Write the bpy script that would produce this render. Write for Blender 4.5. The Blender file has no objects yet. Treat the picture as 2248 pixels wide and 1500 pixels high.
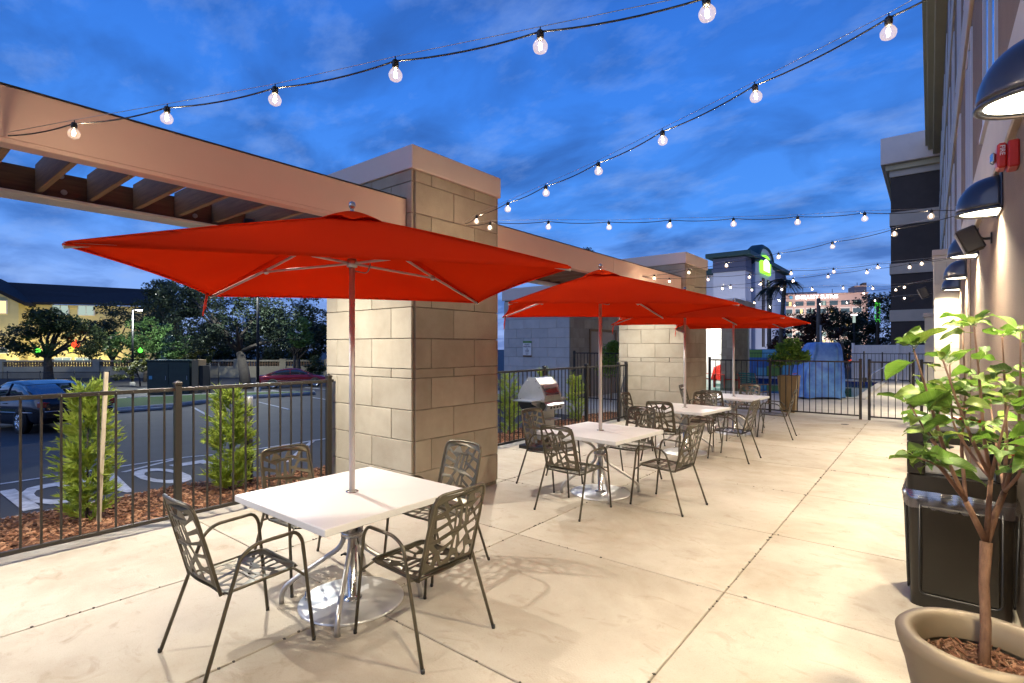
import bpy, math, random
from mathutils import Vector, Matrix, Euler, noise as mnoise
rnd = random.Random(7)
R = math.radians
scene = bpy.context.scene
COL = scene.collection

# ------------------------------------------------------------------ camera
CAM_H = 1.7
TH = math.atan((2042 - 1124) / 1150.0)
FPX, CX, HY = 1150.0, 1124.0, 764.0
cam_d = bpy.data.cameras.new('camera')
cam = bpy.data.objects.new('camera', cam_d); COL.objects.link(cam)
cam.location = (0, 0, CAM_H); cam.rotation_euler = (R(90), 0, TH)
cam_d.sensor_width = 36; cam_d.lens = 36 * FPX / 2248; cam_d.shift_y = 14 / 2248
cam_d.clip_start = 0.05; cam_d.clip_end = 2000
scene.camera = cam

# ------------------------------------------------------------------ view / render settings
scene.view_settings.view_transform = 'Standard'
scene.view_settings.look = 'None'
scene.view_settings.exposure = 0.45
scene.view_settings.gamma = 1.0
scene.view_settings.use_curve_mapping = False
cy = scene.cycles
cy.use_denoising = True
try: cy.denoiser = 'OPENIMAGEDENOISE'
except Exception: pass
cy.use_light_tree = True
cy.max_bounces = 6; cy.diffuse_bounces = 4; cy.glossy_bounces = 3
cy.transmission_bounces = 4; cy.transparent_max_bounces = 12
cy.sample_clamp_indirect = 2.5; cy.sample_clamp_direct = 0
cy.caustics_reflective = False; cy.caustics_refractive = False
cy.blur_glossy = 0.5

# ------------------------------------------------------------------ world: dusk sky with a cloud layer
SUN_EL, SUN_ROT = R(-3.0), R(194)
world = bpy.data.worlds.new('World'); scene.world = world; world.use_nodes = True
wt = world.node_tree; wt.nodes.clear()
def wn(t, **k):
    n = wt.nodes.new(t)
    for a, b in k.items(): setattr(n, a, b)
    return n
wl = wt.links.new
w_out = wn('ShaderNodeOutputWorld'); w_bg = wn('ShaderNodeBackground')
w_tc = wn('ShaderNodeTexCoord'); w_sep = wn('ShaderNodeSeparateXYZ')
wl(w_tc.outputs['Generated'], w_sep.inputs[0])
w_ramp = wn('ShaderNodeValToRGB')            # clear dusk sky by elevation
els = w_ramp.color_ramp.elements
els[0].position = 0.0; els[0].color = (0.34, 0.44, 0.80, 1)
els[1].position = 1.0; els[1].color = (0.016, 0.075, 0.34, 1)
for p, c in ((0.10, (0.24, 0.44, 0.96, 1)), (0.22, (0.085, 0.32, 0.96, 1)), (0.42, (0.048, 0.235, 0.86, 1)), (0.65, (0.024, 0.135, 0.60, 1))):
    e = els.new(p); e.color = c
w_max = wn('ShaderNodeMath', operation='MAXIMUM'); w_max.inputs[1].default_value = 0.0
wl(w_sep.outputs['Z'], w_max.inputs[0]); wl(w_max.outputs[0], w_ramp.inputs[0])
# physical dusk sky adds its own glow on the sunset side
w_sky = wn('ShaderNodeTexSky', sky_type='NISHITA', sun_disc=False, sun_elevation=SUN_EL, sun_rotation=SUN_ROT, altitude=0, air_density=1.0, dust_density=0.6, ozone_density=3.0)
w_skym = wn('ShaderNodeMix', data_type='RGBA', blend_type='ADD'); w_skym.inputs[0].default_value = 0.05
wl(w_ramp.outputs[0], w_skym.inputs[6]); wl(w_sky.outputs[0], w_skym.inputs[7])
# project the direction on a flat cloud layer
w_add = wn('ShaderNodeMath', operation='ADD'); w_add.inputs[1].default_value = 0.20
wl(w_max.outputs[0], w_add.inputs[0])
w_dx = wn('ShaderNodeMath', operation='DIVIDE'); w_dy = wn('ShaderNodeMath', operation='DIVIDE')
wl(w_sep.outputs['X'], w_dx.inputs[0]); wl(w_add.outputs[0], w_dx.inputs[1])
wl(w_sep.outputs['Y'], w_dy.inputs[0]); wl(w_add.outputs[0], w_dy.inputs[1])
w_cmb = wn('ShaderNodeCombineXYZ'); wl(w_dx.outputs[0], w_cmb.inputs[0]); wl(w_dy.outputs[0], w_cmb.inputs[1])
w_map = wn('ShaderNodeMapping'); w_map.inputs['Rotation'].default_value = (0, 0, R(25)); w_map.inputs['Scale'].default_value = (0.85, 1.25, 1)
wl(w_cmb.outputs[0], w_map.inputs[0])
w_n1 = wn('ShaderNodeTexNoise'); w_n1.inputs['Scale'].default_value = 2.7; w_n1.inputs['Detail'].default_value = 7; w_n1.inputs['Roughness'].default_value = 0.52; w_n1.inputs['Distortion'].default_value = 0.4
wl(w_map.outputs[0], w_n1.inputs['Vector'])
w_r1 = wn('ShaderNodeValToRGB'); w_r1.color_ramp.elements[0].position = 0.42; w_r1.color_ramp.elements[1].position = 0.67
wl(w_n1.outputs[0], w_r1.inputs[0])
w_n2 = wn('ShaderNodeTexNoise'); w_n2.inputs['Scale'].default_value = 4.2; w_n2.inputs['Detail'].default_value = 6; w_n2.inputs['Roughness'].default_value = 0.6
wl(w_map.outputs[0], w_n2.inputs['Vector'])
w_r2 = wn('ShaderNodeValToRGB'); w_r2.color_ramp.elements[0].position = 0.5; w_r2.color_ramp.elements[1].position = 0.74
wl(w_n2.outputs[0], w_r2.inputs[0])
# thick cloud: slate blue; thin cloud: pale
w_m1 = wn('ShaderNodeMix', data_type='RGBA', blend_type='MIX'); w_m1.inputs[7].default_value = (0.030, 0.105, 0.38, 1)
w_f1 = wn('ShaderNodeMath', operation='MULTIPLY'); w_f1.inputs[1].default_value = 0.72; wl(w_r1.outputs[0], w_f1.inputs[0])
wl(w_f1.outputs[0], w_m1.inputs[0]); wl(w_skym.outputs[2], w_m1.inputs[6])
w_m2 = wn('ShaderNodeMix', data_type='RGBA', blend_type='MIX'); w_m2.inputs[7].default_value = (0.33, 0.50, 0.90, 1)
w_f2 = wn('ShaderNodeMath', operation='MULTIPLY'); w_f2.inputs[1].default_value = 0.36; wl(w_r2.outputs[0], w_f2.inputs[0])
wl(w_f2.outputs[0], w_m2.inputs[0]); wl(w_m1.outputs[2], w_m2.inputs[6])
wl(w_m2.outputs[2], w_bg.inputs[0]); w_bg.inputs[1].default_value = 0.74
wl(w_bg.outputs[0], w_out.inputs[0])

# after-glow of the set sun, behind the camera: weak and very wide
sun_d = bpy.data.lights.new('dusk_sun', 'SUN'); sun_d.energy = 0.27; sun_d.angle = R(50); sun_d.color = (0.92, 0.93, 1.0)
sun = bpy.data.objects.new('dusk_sun', sun_d); COL.objects.link(sun)
sun.rotation_euler = (R(62), 0, R(-14))

# ------------------------------------------------------------------ pixel -> world helpers (directions only; distance from what is touched)
FW = Vector((-math.sin(TH), math.cos(TH), 0)); RT = Vector((math.cos(TH), math.sin(TH), 0)); UP = Vector((0, 0, 1)); CO = Vector((0, 0, CAM_H))
def ray(u, v): return FW + RT * ((u - CX) / FPX) - UP * ((v - HY) / FPX)
def atZ(u, v, z=0.0): d = ray(u, v); return CO + d * ((z - CAM_H) / d.z)
def atX(u, v, x): d = ray(u, v); return CO + d * (x / d.x)
def atY(u, v, y): d = ray(u, v); return CO + d * (y / d.y)
def atD(u, v, dep): return CO + ray(u, v) * dep
def lotz(x):
    if x > -8.1: return -0.24
    if x < -45: return -1.53
    return -0.24 + 0.035 * (x + 8.1)
def atLot(u, v):
    d = ray(u, v); t = (-0.24 + 0.035 * 8.1 - CAM_H) / (d.z - 0.035 * d.x)
    return CO + d * t

# ------------------------------------------------------------------ mesh builder
class MB:
    def __init__(self): self.v = []; self.f = []; self.m = []; self.mi = 0; self.sm = []
    def add(self, verts, faces, smooth=False):
        o = len(self.v); self.v += [tuple(p) for p in verts]
        for fc in faces: self.f.append([o + i for i in fc]); self.m.append(self.mi); self.sm.append(smooth)
        return self
    def box(self, x0, x1, y0, y1, z0, z1, M=None):
        p = [Vector(c) for c in ((x0,y0,z0),(x1,y0,z0),(x1,y1,z0),(x0,y1,z0),(x0,y0,z1),(x1,y0,z1),(x1,y1,z1),(x0,y1,z1))]
        if M is not None: p = [M @ q for q in p]
        return self.add(p, [(0,3,2,1),(4,5,6,7),(0,1,5,4),(1,2,6,5),(2,3,7,6),(3,0,4,7)])
    def cbox(self, x0, x1, y0, y1, z0, z1, b=0.006, M=None):
        """box with chamfered edges"""
        vs = []; idx = {}
        X = (x0, x1); Y = (y0, y1); Z = (z0, z1)
        for i in (0,1):
            for j in (0,1):
                for k in (0,1):
                    sx, sy, sz = (1,-1)[i], (1,-1)[j], (1,-1)[k]
                    for a in range(3):
                        p = [X[i] + sx*b, Y[j] + sy*b, Z[k] + sz*b]
                        p[a] = (X[i], Y[j], Z[k])[a]
                        idx[(i,j,k,a)] = len(vs); vs.append(Vector(p))
        if M is not None: vs = [M @ q for q in vs]
        F = []
        def q(*k): F.append(tuple(idx[t] for t in k))
        q((0,0,0,0),(0,0,1,0),(0,1,1,0),(0,1,0,0)); q((1,0,0,0),(1,1,0,0),(1,1,1,0),(1,0,1,0))
        q((0,0,0,1),(1,0,0,1),(1,0,1,1),(0,0,1,1)); q((0,1,0,1),(0,1,1,1),(1,1,1,1),(1,1,0,1))
        q((0,0,0,2),(0,1,0,2),(1,1,0,2),(1,0,0,2)); q((0,0,1,2),(1,0,1,2),(1,1,1,2),(0,1,1,2))
        for k in (0,1):
            for j in (0,1): q((0,j,k,1),(1,j,k,1),(1,j,k,2),(0,j,k,2))
            for i in (0,1): q((i,0,k,0),(i,1,k,0),(i,1,k,2),(i,0,k,2))
        for i in (0,1):
            for j in (0,1): q((i,j,0,0),(i,j,1,0),(i,j,1,1),(i,j,0,1))
        for i in (0,1):
            for j in (0,1):
                for k in (0,1): q((i,j,k,0),(i,j,k,1),(i,j,k,2))
        return self.add(vs, F)
    def tube(self, path, r, seg=8, caps=True, closed=False, flat=1.0):
        path = [Vector(p) for p in path]; n = len(path)
        rs = r if isinstance(r, (list, tuple)) else [r] * n
        tang = []
        for i in range(n):
            a = path[(i-1) % n] if (closed or i > 0) else path[i]
            b = path[(i+1) % n] if (closed or i < n-1) else path[i]
            t = (b - a); tang.append(t.normalized() if t.length > 1e-9 else Vector((0,0,1)))
        t0 = tang[0]; up = Vector((0,0,1)) if abs(t0.z) < 0.9 else Vector((1,0,0))
        nrm = (up - t0 * up.dot(t0)).normalized()
        vs = []
        for i in range(n):
            t = tang[i]; nrm = nrm - t * nrm.dot(t)
            if nrm.length < 1e-6: nrm = t.orthogonal()
            nrm.normalize(); bn = t.cross(nrm)
            for k in range(seg):
                a = 2 * math.pi * k / seg + math.pi / seg
                vs.append(path[i] + (nrm * math.cos(a) + bn * math.sin(a) * flat) * rs[i])
        F = []
        m = n if closed else n - 1
        for i in range(m):
            j = (i + 1) % n
            for k in range(seg):
                k2 = (k + 1) % seg
                F.append((i*seg+k, i*seg+k2, j*seg+k2, j*seg+k))
        self.add(vs, F, True)
        if caps and not closed:
            o = len(self.v) - len(vs)
            self.f.append([o + k for k in reversed(range(seg))]); self.m.append(self.mi); self.sm.append(False)
            self.f.append([o + (n-1)*seg + k for k in range(seg)]); self.m.append(self.mi); self.sm.append(False)
        return self
    def lathe(self, prof, seg=24, c=(0,0,0), smooth=True, a0=0, a1=2*math.pi, M=None):
        full = abs(a1 - a0 - 2*math.pi) < 1e-6; ns = seg if full else seg + 1
        vs = []
        for r, z in prof:
            for k in range(ns):
                a = a0 + (a1 - a0) * k / seg
                vs.append(Vector((c[0] + r*math.cos(a), c[1] + r*math.sin(a), c[2] + z)))
        if M is not None: vs = [M @ q for q in vs]
        F = []
        for i in range(len(prof) - 1):
            for k in range(ns if full else ns - 1):
                k2 = (k + 1) % ns
                F.append((i*ns+k, i*ns+k2, (i+1)*ns+k2, (i+1)*ns+k))
        return self.add(vs, F, smooth)
    def grid(self, fn, nu, nv, smooth=True):
        vs = [fn(i/nu, j/nv) for j in range(nv+1) for i in range(nu+1)]
        F = [(j*(nu+1)+i, j*(nu+1)+i+1, (j+1)*(nu+1)+i+1, (j+1)*(nu+1)+i) for j in range(nv) for i in range(nu)]
        return self.add(vs, F, smooth)
    def prism(self, poly, d, M=None):
        """poly: list of 3D points (planar, any order CCW), extruded by vector d"""
        a = [Vector(p) for p in poly]; b = [p + Vector(d) for p in a]; n = len(a)
        if M is not None: a = [M @ p for p in a]; b = [M @ p for p in b]
        return self.add(a + b, [tuple(reversed(range(n))), tuple(range(n, 2*n))] + [(i, (i+1) % n, n + (i+1) % n, n + i) for i in range(n)])
    def ball(self, c, r, seg=10, rings=6, sc=(1,1,1)):
        prof = [(r*math.sin(math.pi*i/rings), -r*math.cos(math.pi*i/rings)) for i in range(rings+1)]
        M = Matrix.Translation(c) @ Matrix.Diagonal((sc[0], sc[1], sc[2], 1))
        return self.lathe(prof, seg, M=M)
    def mesh(self, name, mats):
        me = bpy.data.meshes.new(name); me.from_pydata(self.v, [], self.f)
        if not isinstance(mats, (list, tuple)): mats = [mats]
        for m in mats: me.materials.append(m)
        me.polygons.foreach_set('material_index', self.m)
        me.polygons.foreach_set('use_smooth', self.sm)
        me.update(); return me
    def build(self, name, mats, parent=None, loc=None, rot=None):
        return mobj(name, self.mesh(name, mats), parent, loc, rot)

def mobj(name, me, parent=None, loc=None, rot=None, scale=None):
    o = bpy.data.objects.new(name, me); COL.objects.link(o)
    if parent is not None: o.parent = parent
    if loc is not None: o.location = loc
    if rot is not None: o.rotation_euler = rot
    if scale is not None: o.scale = scale
    return o
def tag(o, label, cat, group=None):
    o['label'] = label; o['category'] = cat
    if group: o['group'] = group
    return o
def thing(name, label, cat, loc=(0,0,0), rotz=0.0, group=None):
    o = bpy.data.objects.new(name, None); COL.objects.link(o); o.empty_display_size = 0.1
    o.location = loc; o.rotation_euler = (0, 0, rotz)
    return tag(o, label, cat, group)
def structure(o): o['kind'] = 'structure'; return o
def stuff(o): o['kind'] = 'stuff'; return o
KIDS = {}
def copy_tree(o, parent=None):
    c = o.copy(); COL.objects.link(c); c.parent = parent
    for ch in o.children: copy_tree(ch, c)
    return c
def fillet(path, rad, n=5):
    path = [Vector(p) for p in path]; out = [path[0]]
    for i in range(1, len(path) - 1):
        a, b, c = path[i-1], path[i], path[i+1]
        u = (a - b); w = (c - b); r = min(rad, u.length * 0.48, w.length * 0.48)
        p0 = b + u.normalized() * r; p1 = b + w.normalized() * r
        for k in range(n + 1):
            t = k / n; out.append(p0 * (1-t)**2 + b * 2*t*(1-t) + p1 * t*t)
    out.append(path[-1]); return out
def text_mesh(name, s, size, mat, ext=0.002, offset=0.0, spacing=1.0, align='CENTER'):
    cu = bpy.data.curves.new(name, 'FONT'); cu.body = s; cu.size = size; cu.extrude = ext; cu.offset = offset
    cu.align_x = align; cu.align_y = 'CENTER'; cu.space_character = spacing; cu.resolution_u = 3
    o = bpy.data.objects.new(name, cu); COL.objects.link(o)
    dg = bpy.context.evaluated_depsgraph_get()
    me = bpy.data.meshes.new_from_object(o.evaluated_get(dg)); me.name = name
    bpy.data.objects.remove(o); bpy.data.curves.remove(cu)
    me.materials.clear(); me.materials.append(mat); return me

# ------------------------------------------------------------------ materials
MATS = {}
def mat(name, col, rough=0.6, metal=0.0, var=0.0, vscale=6.0, bump=0.0, bscale=60.0, detail=4, obj_var=0.0, spec=0.5, col2=None, emit=None, estr=0.0, coat=0.0, trans=0.0, stretch=None, rvar=0.0):
    m = bpy.data.materials.new(name); m.use_nodes = True; nt = m.node_tree; bs = nt.nodes['Principled BSDF']
    L = nt.links.new
    bs.inputs['Roughness'].default_value = rough; bs.inputs['Metallic'].default_value = metal
    bs.inputs['Specular IOR Level'].default_value = spec
    if coat: bs.inputs['Coat Weight'].default_value = coat; bs.inputs['Coat Roughness'].default_value = 0.05
    if trans: bs.inputs['Transmission Weight'].default_value = trans
    bs.inputs['Base Color'].default_value = (*col, 1)
    tc = nt.nodes.new('ShaderNodeTexCoord'); vec = tc.outputs['Object']
    if stretch:
        mp = nt.nodes.new('ShaderNodeMapping'); mp.inputs['Scale'].default_value = stretch; L(vec, mp.inputs[0]); vec = mp.outputs[0]
    colout = None
    if var > 0 or col2:
        nz = nt.nodes.new('ShaderNodeTexNoise'); nz.inputs['Scale'].default_value = vscale; nz.inputs['Detail'].default_value = detail; nz.inputs['Roughness'].default_value = 0.62
        if obj_var:
            oi0 = nt.nodes.new('ShaderNodeObjectInfo'); sc = nt.nodes.new('ShaderNodeVectorMath'); sc.operation = 'SCALE'; sc.inputs['Scale'].default_value = 37.0
            cb = nt.nodes.new('ShaderNodeCombineXYZ'); L(oi0.outputs['Random'], cb.inputs[0]); L(oi0.outputs['Random'], cb.inputs[1]); L(cb.outputs[0], sc.inputs[0])
            ad = nt.nodes.new('ShaderNodeVectorMath'); L(vec, ad.inputs[0]); L(sc.outputs[0], ad.inputs[1]); L(ad.outputs[0], nz.inputs['Vector'])
        else: L(vec, nz.inputs['Vector'])
        rp = nt.nodes.new('ShaderNodeValToRGB'); e = rp.color_ramp.elements
        e[0].position = 0.3; e[1].position = 0.7
        if col2: e[0].color = (*col2, 1); e[1].color = (*col, 1)
        else:
            e[0].color = (*[c * (1 - var) for c in col], 1); e[1].color = (*[min(1, c * (1 + var)) for c in col], 1)
        L(nz.outputs[0], rp.inputs[0]); colout = rp.outputs[0]
        if rvar:
            mr = nt.nodes.new('ShaderNodeMapRange'); mr.inputs[3].default_value = max(0, rough - rvar); mr.inputs[4].default_value = min(1, rough + rvar)
            L(nz.outputs[0], mr.inputs[0]); L(mr.outputs[0], bs.inputs['Roughness'])
    if obj_var:
        oi = nt.nodes.new('ShaderNodeObjectInfo'); mr = nt.nodes.new('ShaderNodeMapRange')
        mr.inputs[3].default_value = 1 - obj_var; mr.inputs[4].default_value = 1 + obj_var; L(oi.outputs['Random'], mr.inputs[0])
        mx = nt.nodes.new('ShaderNodeVectorMath'); mx.operation = 'SCALE'; L(mr.outputs[0], mx.inputs['Scale'])
        if colout: L(colout, mx.inputs[0])
        else: mx.inputs[0].default_value = col
        colout = mx.outputs[0]
    if colout: L(colout, bs.inputs['Base Color'])
    if bump > 0:
        nb = nt.nodes.new('ShaderNodeTexNoise'); nb.inputs['Scale'].default_value = bscale; nb.inputs['Detail'].default_value = 5; L(vec, nb.inputs['Vector'])
        bp = nt.nodes.new('ShaderNodeBump'); bp.inputs['Strength'].default_value = bump; bp.inputs['Distance'].default_value = 0.01
        L(nb.outputs[0], bp.inputs['Height']); L(bp.outputs[0], bs.inputs['Normal'])
    if emit: bs.inputs['Emission Color'].default_value = (*emit, 1); bs.inputs['Emission Strength'].default_value = estr
    MATS[name] = m; return m
def leafmat(name, col, col2, trans=0.35, vscale=3.0, rough=0.5, objv=0.0):
    m = mat(name, col, rough=rough, col2=col2, vscale=vscale, obj_var=objv, spec=0.4)
    nt = m.node_tree; bs = nt.nodes['Principled BSDF']; L = nt.links.new
    tr = nt.nodes.new('ShaderNodeBsdfTranslucent'); mx = nt.nodes.new('ShaderNodeMixShader'); mx.inputs[0].default_value = trans
    src = bs.inputs['Base Color'].links[0].from_socket; L(src, tr.inputs[0])
    L(bs.outputs[0], mx.inputs[1]); L(tr.outputs[0], mx.inputs[2]); L(mx.outputs[0], nt.nodes['Material Output'].inputs[0]); return m
def glassmat(name, tint=(1, 1, 1), refl=0.12, rough=0.03, rim=0.6):
    """thin clear glass: straight-through transparency with a mirror film that grows at grazing angles"""
    m = bpy.data.materials.new(name); m.use_nodes = True; nt = m.node_tree; nt.nodes.clear(); L = nt.links.new
    o = nt.nodes.new('ShaderNodeOutputMaterial'); t = nt.nodes.new('ShaderNodeBsdfTransparent'); t.inputs[0].default_value = (*tint, 1)
    g = nt.nodes.new('ShaderNodeBsdfGlossy'); g.inputs['Roughness'].default_value = rough; g.inputs[0].default_value = (1, 1, 1, 1)
    lw = nt.nodes.new('ShaderNodeLayerWeight'); lw.inputs[0].default_value = 0.35
    mr = nt.nodes.new('ShaderNodeMapRange'); mr.inputs[3].default_value = refl; mr.inputs[4].default_value = rim; L(lw.outputs['Facing'], mr.inputs[0])
    mx = nt.nodes.new('ShaderNodeMixShader'); L(mr.outputs[0], mx.inputs[0]); L(t.outputs[0], mx.inputs[1]); L(g.outputs[0], mx.inputs[2]); L(mx.outputs[0], o.inputs[0])
    MATS[name] = m; return m
def glow_glass(name, tint, refl, rough, rim, ecol, es):
    m = glassmat(name, tint, refl, rough, rim); nt = m.node_tree; L = nt.links.new
    mx = [n for n in nt.nodes if n.type == 'MIX_SHADER'][0]; e = nt.nodes.new('ShaderNodeEmission'); e.inputs[0].default_value = (*ecol, 1); e.inputs[1].default_value = es
    a = nt.nodes.new('ShaderNodeAddShader'); L(mx.outputs[0], a.inputs[0]); L(e.outputs[0], a.inputs[1]); L(a.outputs[0], nt.nodes['Material Output'].inputs[0])
def emis(name, col, s):
    m = bpy.data.materials.new(name); m.use_nodes = True; nt = m.node_tree; nt.nodes.clear()
    o = nt.nodes.new('ShaderNodeOutputMaterial'); e = nt.nodes.new('ShaderNodeEmission'); e.inputs[0].default_value = (*col, 1); e.inputs[1].default_value = s
    nt.links.new(e.outputs[0], o.inputs[0]); MATS[name] = m; return m

mat('concrete', (0.475, 0.43, 0.36), 0.82, col2=(0.37, 0.325, 0.26), vscale=1.3, detail=10, bump=0.22, bscale=90, obj_var=0.045)
def stains():
    # darker smudges, scuffs and fine speckle over the poured concrete
    m = MATS['concrete']; nt = m.node_tree; L = nt.links.new; bs = nt.nodes['Principled BSDF']; src = bs.inputs['Base Color'].links[0].from_socket
    geo = nt.nodes.new('ShaderNodeNewGeometry')
    def layer(scale, lo, hi, col, fac, src, stretch=(1, 1, 1), detail=6, dist=0.0):
        mp = nt.nodes.new('ShaderNodeMapping'); mp.inputs['Scale'].default_value = stretch; L(geo.outputs['Position'], mp.inputs[0])
        n = nt.nodes.new('ShaderNodeTexNoise'); n.inputs['Scale'].default_value = scale; n.inputs['Detail'].default_value = detail; n.inputs['Roughness'].default_value = .65; n.inputs['Distortion'].default_value = dist; L(mp.outputs[0], n.inputs['Vector'])
        r_ = nt.nodes.new('ShaderNodeMapRange'); r_.inputs[1].default_value = lo; r_.inputs[2].default_value = hi; r_.inputs[4].default_value = fac; L(n.outputs[0], r_.inputs[0])
        mx = nt.nodes.new('ShaderNodeMix'); mx.data_type = 'RGBA'; mx.blend_type = 'MULTIPLY'; L(r_.outputs[0], mx.inputs[0]); L(src, mx.inputs[6]); mx.inputs[7].default_value = (*col, 1); return mx.outputs[2]
    src = layer(.75, .47, .72, (.74, .68, .60), .85, src, detail=8, dist=.6)
    src = layer(3.1, .56, .74, (.70, .64, .56), .8, src, stretch=(1, 1.7, 1), detail=9, dist=1.2)
    src = layer(16, .60, .74, (.72, .68, .62), .7, src, stretch=(2.2, 1, 1), dist=1.5)
    src = layer(160, .52, .75, (.72, .70, .66), .8, src)
    L(src, bs.inputs['Base Color'])
stains()
mat('concrete_dark', (0.20, 0.165, 0.12), 0.95, var=0.4, vscale=25)
mat('deck', (0.46, 0.43, 0.37), 0.85, var=0.12, vscale=2.5, detail=8, bump=0.2, bscale=70)
mat('block', (0.42, 0.375, 0.295), 0.88, col2=(0.31, 0.27, 0.205), vscale=2.4, detail=9, bump=0.35, bscale=80, obj_var=0.11)
mat('block_grey', (0.56, 0.55, 0.52), 0.88, col2=(0.47, 0.465, 0.44), vscale=3.2, detail=7, bump=0.2, bscale=110, obj_var=0.06)
mat('mortar', (0.25, 0.215, 0.165), 0.95, var=0.2, vscale=30)
mat('cap_paint', (0.76, 0.63, 0.55), 0.55, var=0.04, vscale=1.5, bump=0.03, bscale=20)
mat('beam_paint', (0.80, 0.585, 0.475), 0.5, var=0.04, vscale=1.0, bump=0.03, bscale=15)
mat('white_paint', (0.72, 0.69, 0.64), 0.5, var=0.05, vscale=3)
mat('wood', (0.23, 0.135, 0.07), 0.7, col2=(0.13, 0.075, 0.038), vscale=5, detail=7, bump=0.25, bscale=40, stretch=(0.6, 9, 9), obj_var=0.15)
mat('wood_y', (0.17, 0.095, 0.048), 0.7, col2=(0.09, 0.05, 0.025), vscale=5, detail=7, bump=0.25, bscale=40, stretch=(9, 0.6, 9))
mat('fence_metal', (0.036, 0.031, 0.025), 0.42, 0.3, var=0.15, vscale=20, bump=0.03, bscale=150)
mat('fence_black', (0.018, 0.017, 0.016), 0.4, 0.2, var=0.1, vscale=20)
mat('chair_metal', (0.105, 0.093, 0.066), 0.36, 0.55, var=0.08, vscale=25, bump=0.02, bscale=300, obj_var=0.06)
mat('chrome', (0.66, 0.66, 0.65), 0.16, 1.0, var=0.05, vscale=8)
mat('steel', (0.55, 0.54, 0.52), 0.30, 1.0, var=0.1, vscale=10, stretch=(1, 1, 14), rvar=0.08)
mat('steel_plate', (0.80, 0.79, 0.77), 0.36, 0.7, var=0.04, vscale=4)
mat('alu', (0.66, 0.64, 0.61), 0.38, 0.9, var=0.06, vscale=12)
mat('pole_silver', (0.80, 0.77, 0.72), 0.35, 0.35)
mat('laminate', (0.80, 0.79, 0.77), 0.30)
mat('laminate_edge', (0.70, 0.66, 0.58), 0.45)
mat('black_plastic', (0.012, 0.012, 0.012), 0.38)
mat('can_plastic', (0.010, 0.0078, 0.005), 0.30, var=0.15, vscale=5, rvar=0.06)
mat('can_lid', (0.11, 0.105, 0.10), 0.85, col2=(0.05, 0.048, 0.045), vscale=180, bump=0.3, bscale=260)
mat('gold_pot', (0.26, 0.20, 0.125), 0.48, 0.25, var=0.05, vscale=3, bump=0.02, bscale=200)
mat('gold_planter', (0.30, 0.21, 0.10), 0.4, 0.4, var=0.08, vscale=5)
mat('soil', (0.085, 0.045, 0.022), 0.95, col2=(0.22, 0.12, 0.055), vscale=40, bump=0.8, bscale=90)
mat('mulch', (0.13, 0.055, 0.025), 0.9, col2=(0.05, 0.02, 0.01), vscale=9, obj_var=0)
mat('bark', (0.30, 0.165, 0.09), 0.85, col2=(0.17, 0.085, 0.045), vscale=14, detail=7, bump=0.6, bscale=60, stretch=(3, 3, 0.8))
mat('bark_dark', (0.075, 0.06, 0.05), 0.9, col2=(0.03, 0.025, 0.02), vscale=6, bump=0.6, bscale=25)
mat('twig', (0.27, 0.15, 0.095), 0.7, var=0.2, vscale=20)
mat('stake', (0.62, 0.52, 0.38), 0.8, col2=(0.40, 0.32, 0.22), vscale=8, stretch=(6, 6, 1))
mat('asphalt', (0.052, 0.048, 0.046), 0.75, col2=(0.030, 0.028, 0.028), vscale=0.9, detail=9, bump=0.35, bscale=45)
mat('road_paint', (0.80, 0.80, 0.78), 0.7, col2=(0.36, 0.36, 0.36), vscale=7, detail=8, bump=0.15, bscale=60)
mat('kerb', (0.42, 0.40, 0.36), 0.9, var=0.2, vscale=4, detail=7, bump=0.25, bscale=50)
mat('grass', (0.10, 0.17, 0.03), 0.95, col2=(0.045, 0.085, 0.018), vscale=14, bump=0.9, bscale=45)
mat('stucco_brown', (0.215, 0.145, 0.10), 0.9, var=0.08, vscale=2.5, bump=0.55, bscale=130)
mat('stucco_dark', (0.062, 0.050, 0.047), 0.85, var=0.1, vscale=2, bump=0.3, bscale=60)
mat('band_paint', (0.52, 0.45, 0.38), 0.7, var=0.07, vscale=1.5, bump=0.15, bscale=60)
mat('soffit_paint', (0.50, 0.43, 0.28), 0.7, var=0.05, vscale=1)
mat('pilaster', (0.60, 0.56, 0.46), 0.75, col2=(0.52, 0.48, 0.39), vscale=2.5, detail=6, bump=0.12, bscale=70, obj_var=0.04)
mat('window_glass', (0.045, 0.06, 0.09), 0.04, 0.0, spec=1.0, coat=1.0)
mat('lamp_blue', (0.040, 0.044, 0.058), 0.28, 0.35, coat=0.6, var=0.05, vscale=4)
mat('alarm_red', (0.55, 0.022, 0.012), 0.35)
mat('speaker', (0.022, 0.020, 0.017), 0.5)
mat('vinyl_white', (0.66, 0.66, 0.70), 0.5, var=0.04, vscale=2)
mat('pool_tile', (0.010, 0.022, 0.13), 0.2, var=0.3, vscale=6)
mat('cover_blue', (0.16, 0.38, 0.76), 0.42, col2=(0.05, 0.14, 0.55), vscale=2.6, detail=3, bump=0.5, bscale=3.0)
mat('red_plastic', (0.60, 0.030, 0.012), 0.4)
mat('green_strap', (0.008, 0.13, 0.075), 0.4)
mat('rubber', (0.012, 0.012, 0.012), 0.8)
mat('car_black', (0.004, 0.005, 0.010), 0.14, 0.0, spec=0.4, coat=0.5)
mat('car_red', (0.12, 0.004, 0.010), 0.16, 0.3, coat=1.0)
mat('car_glass', (0.010, 0.014, 0.022), 0.03, 0, spec=1.0, coat=1.0)
mat('tail_red', (0.42, 0.008, 0.006), 0.12, coat=1.0)
mat('plate_white', (0.75, 0.74, 0.70), 0.5)
mat('print_dark', (0.03, 0.03, 0.05), 0.6)
mat('cabinet_green', (0.018, 0.035, 0.026), 0.5, var=0.2, vscale=3)
mat('cabinet_tan', (0.22, 0.15, 0.075), 0.6)
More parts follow.
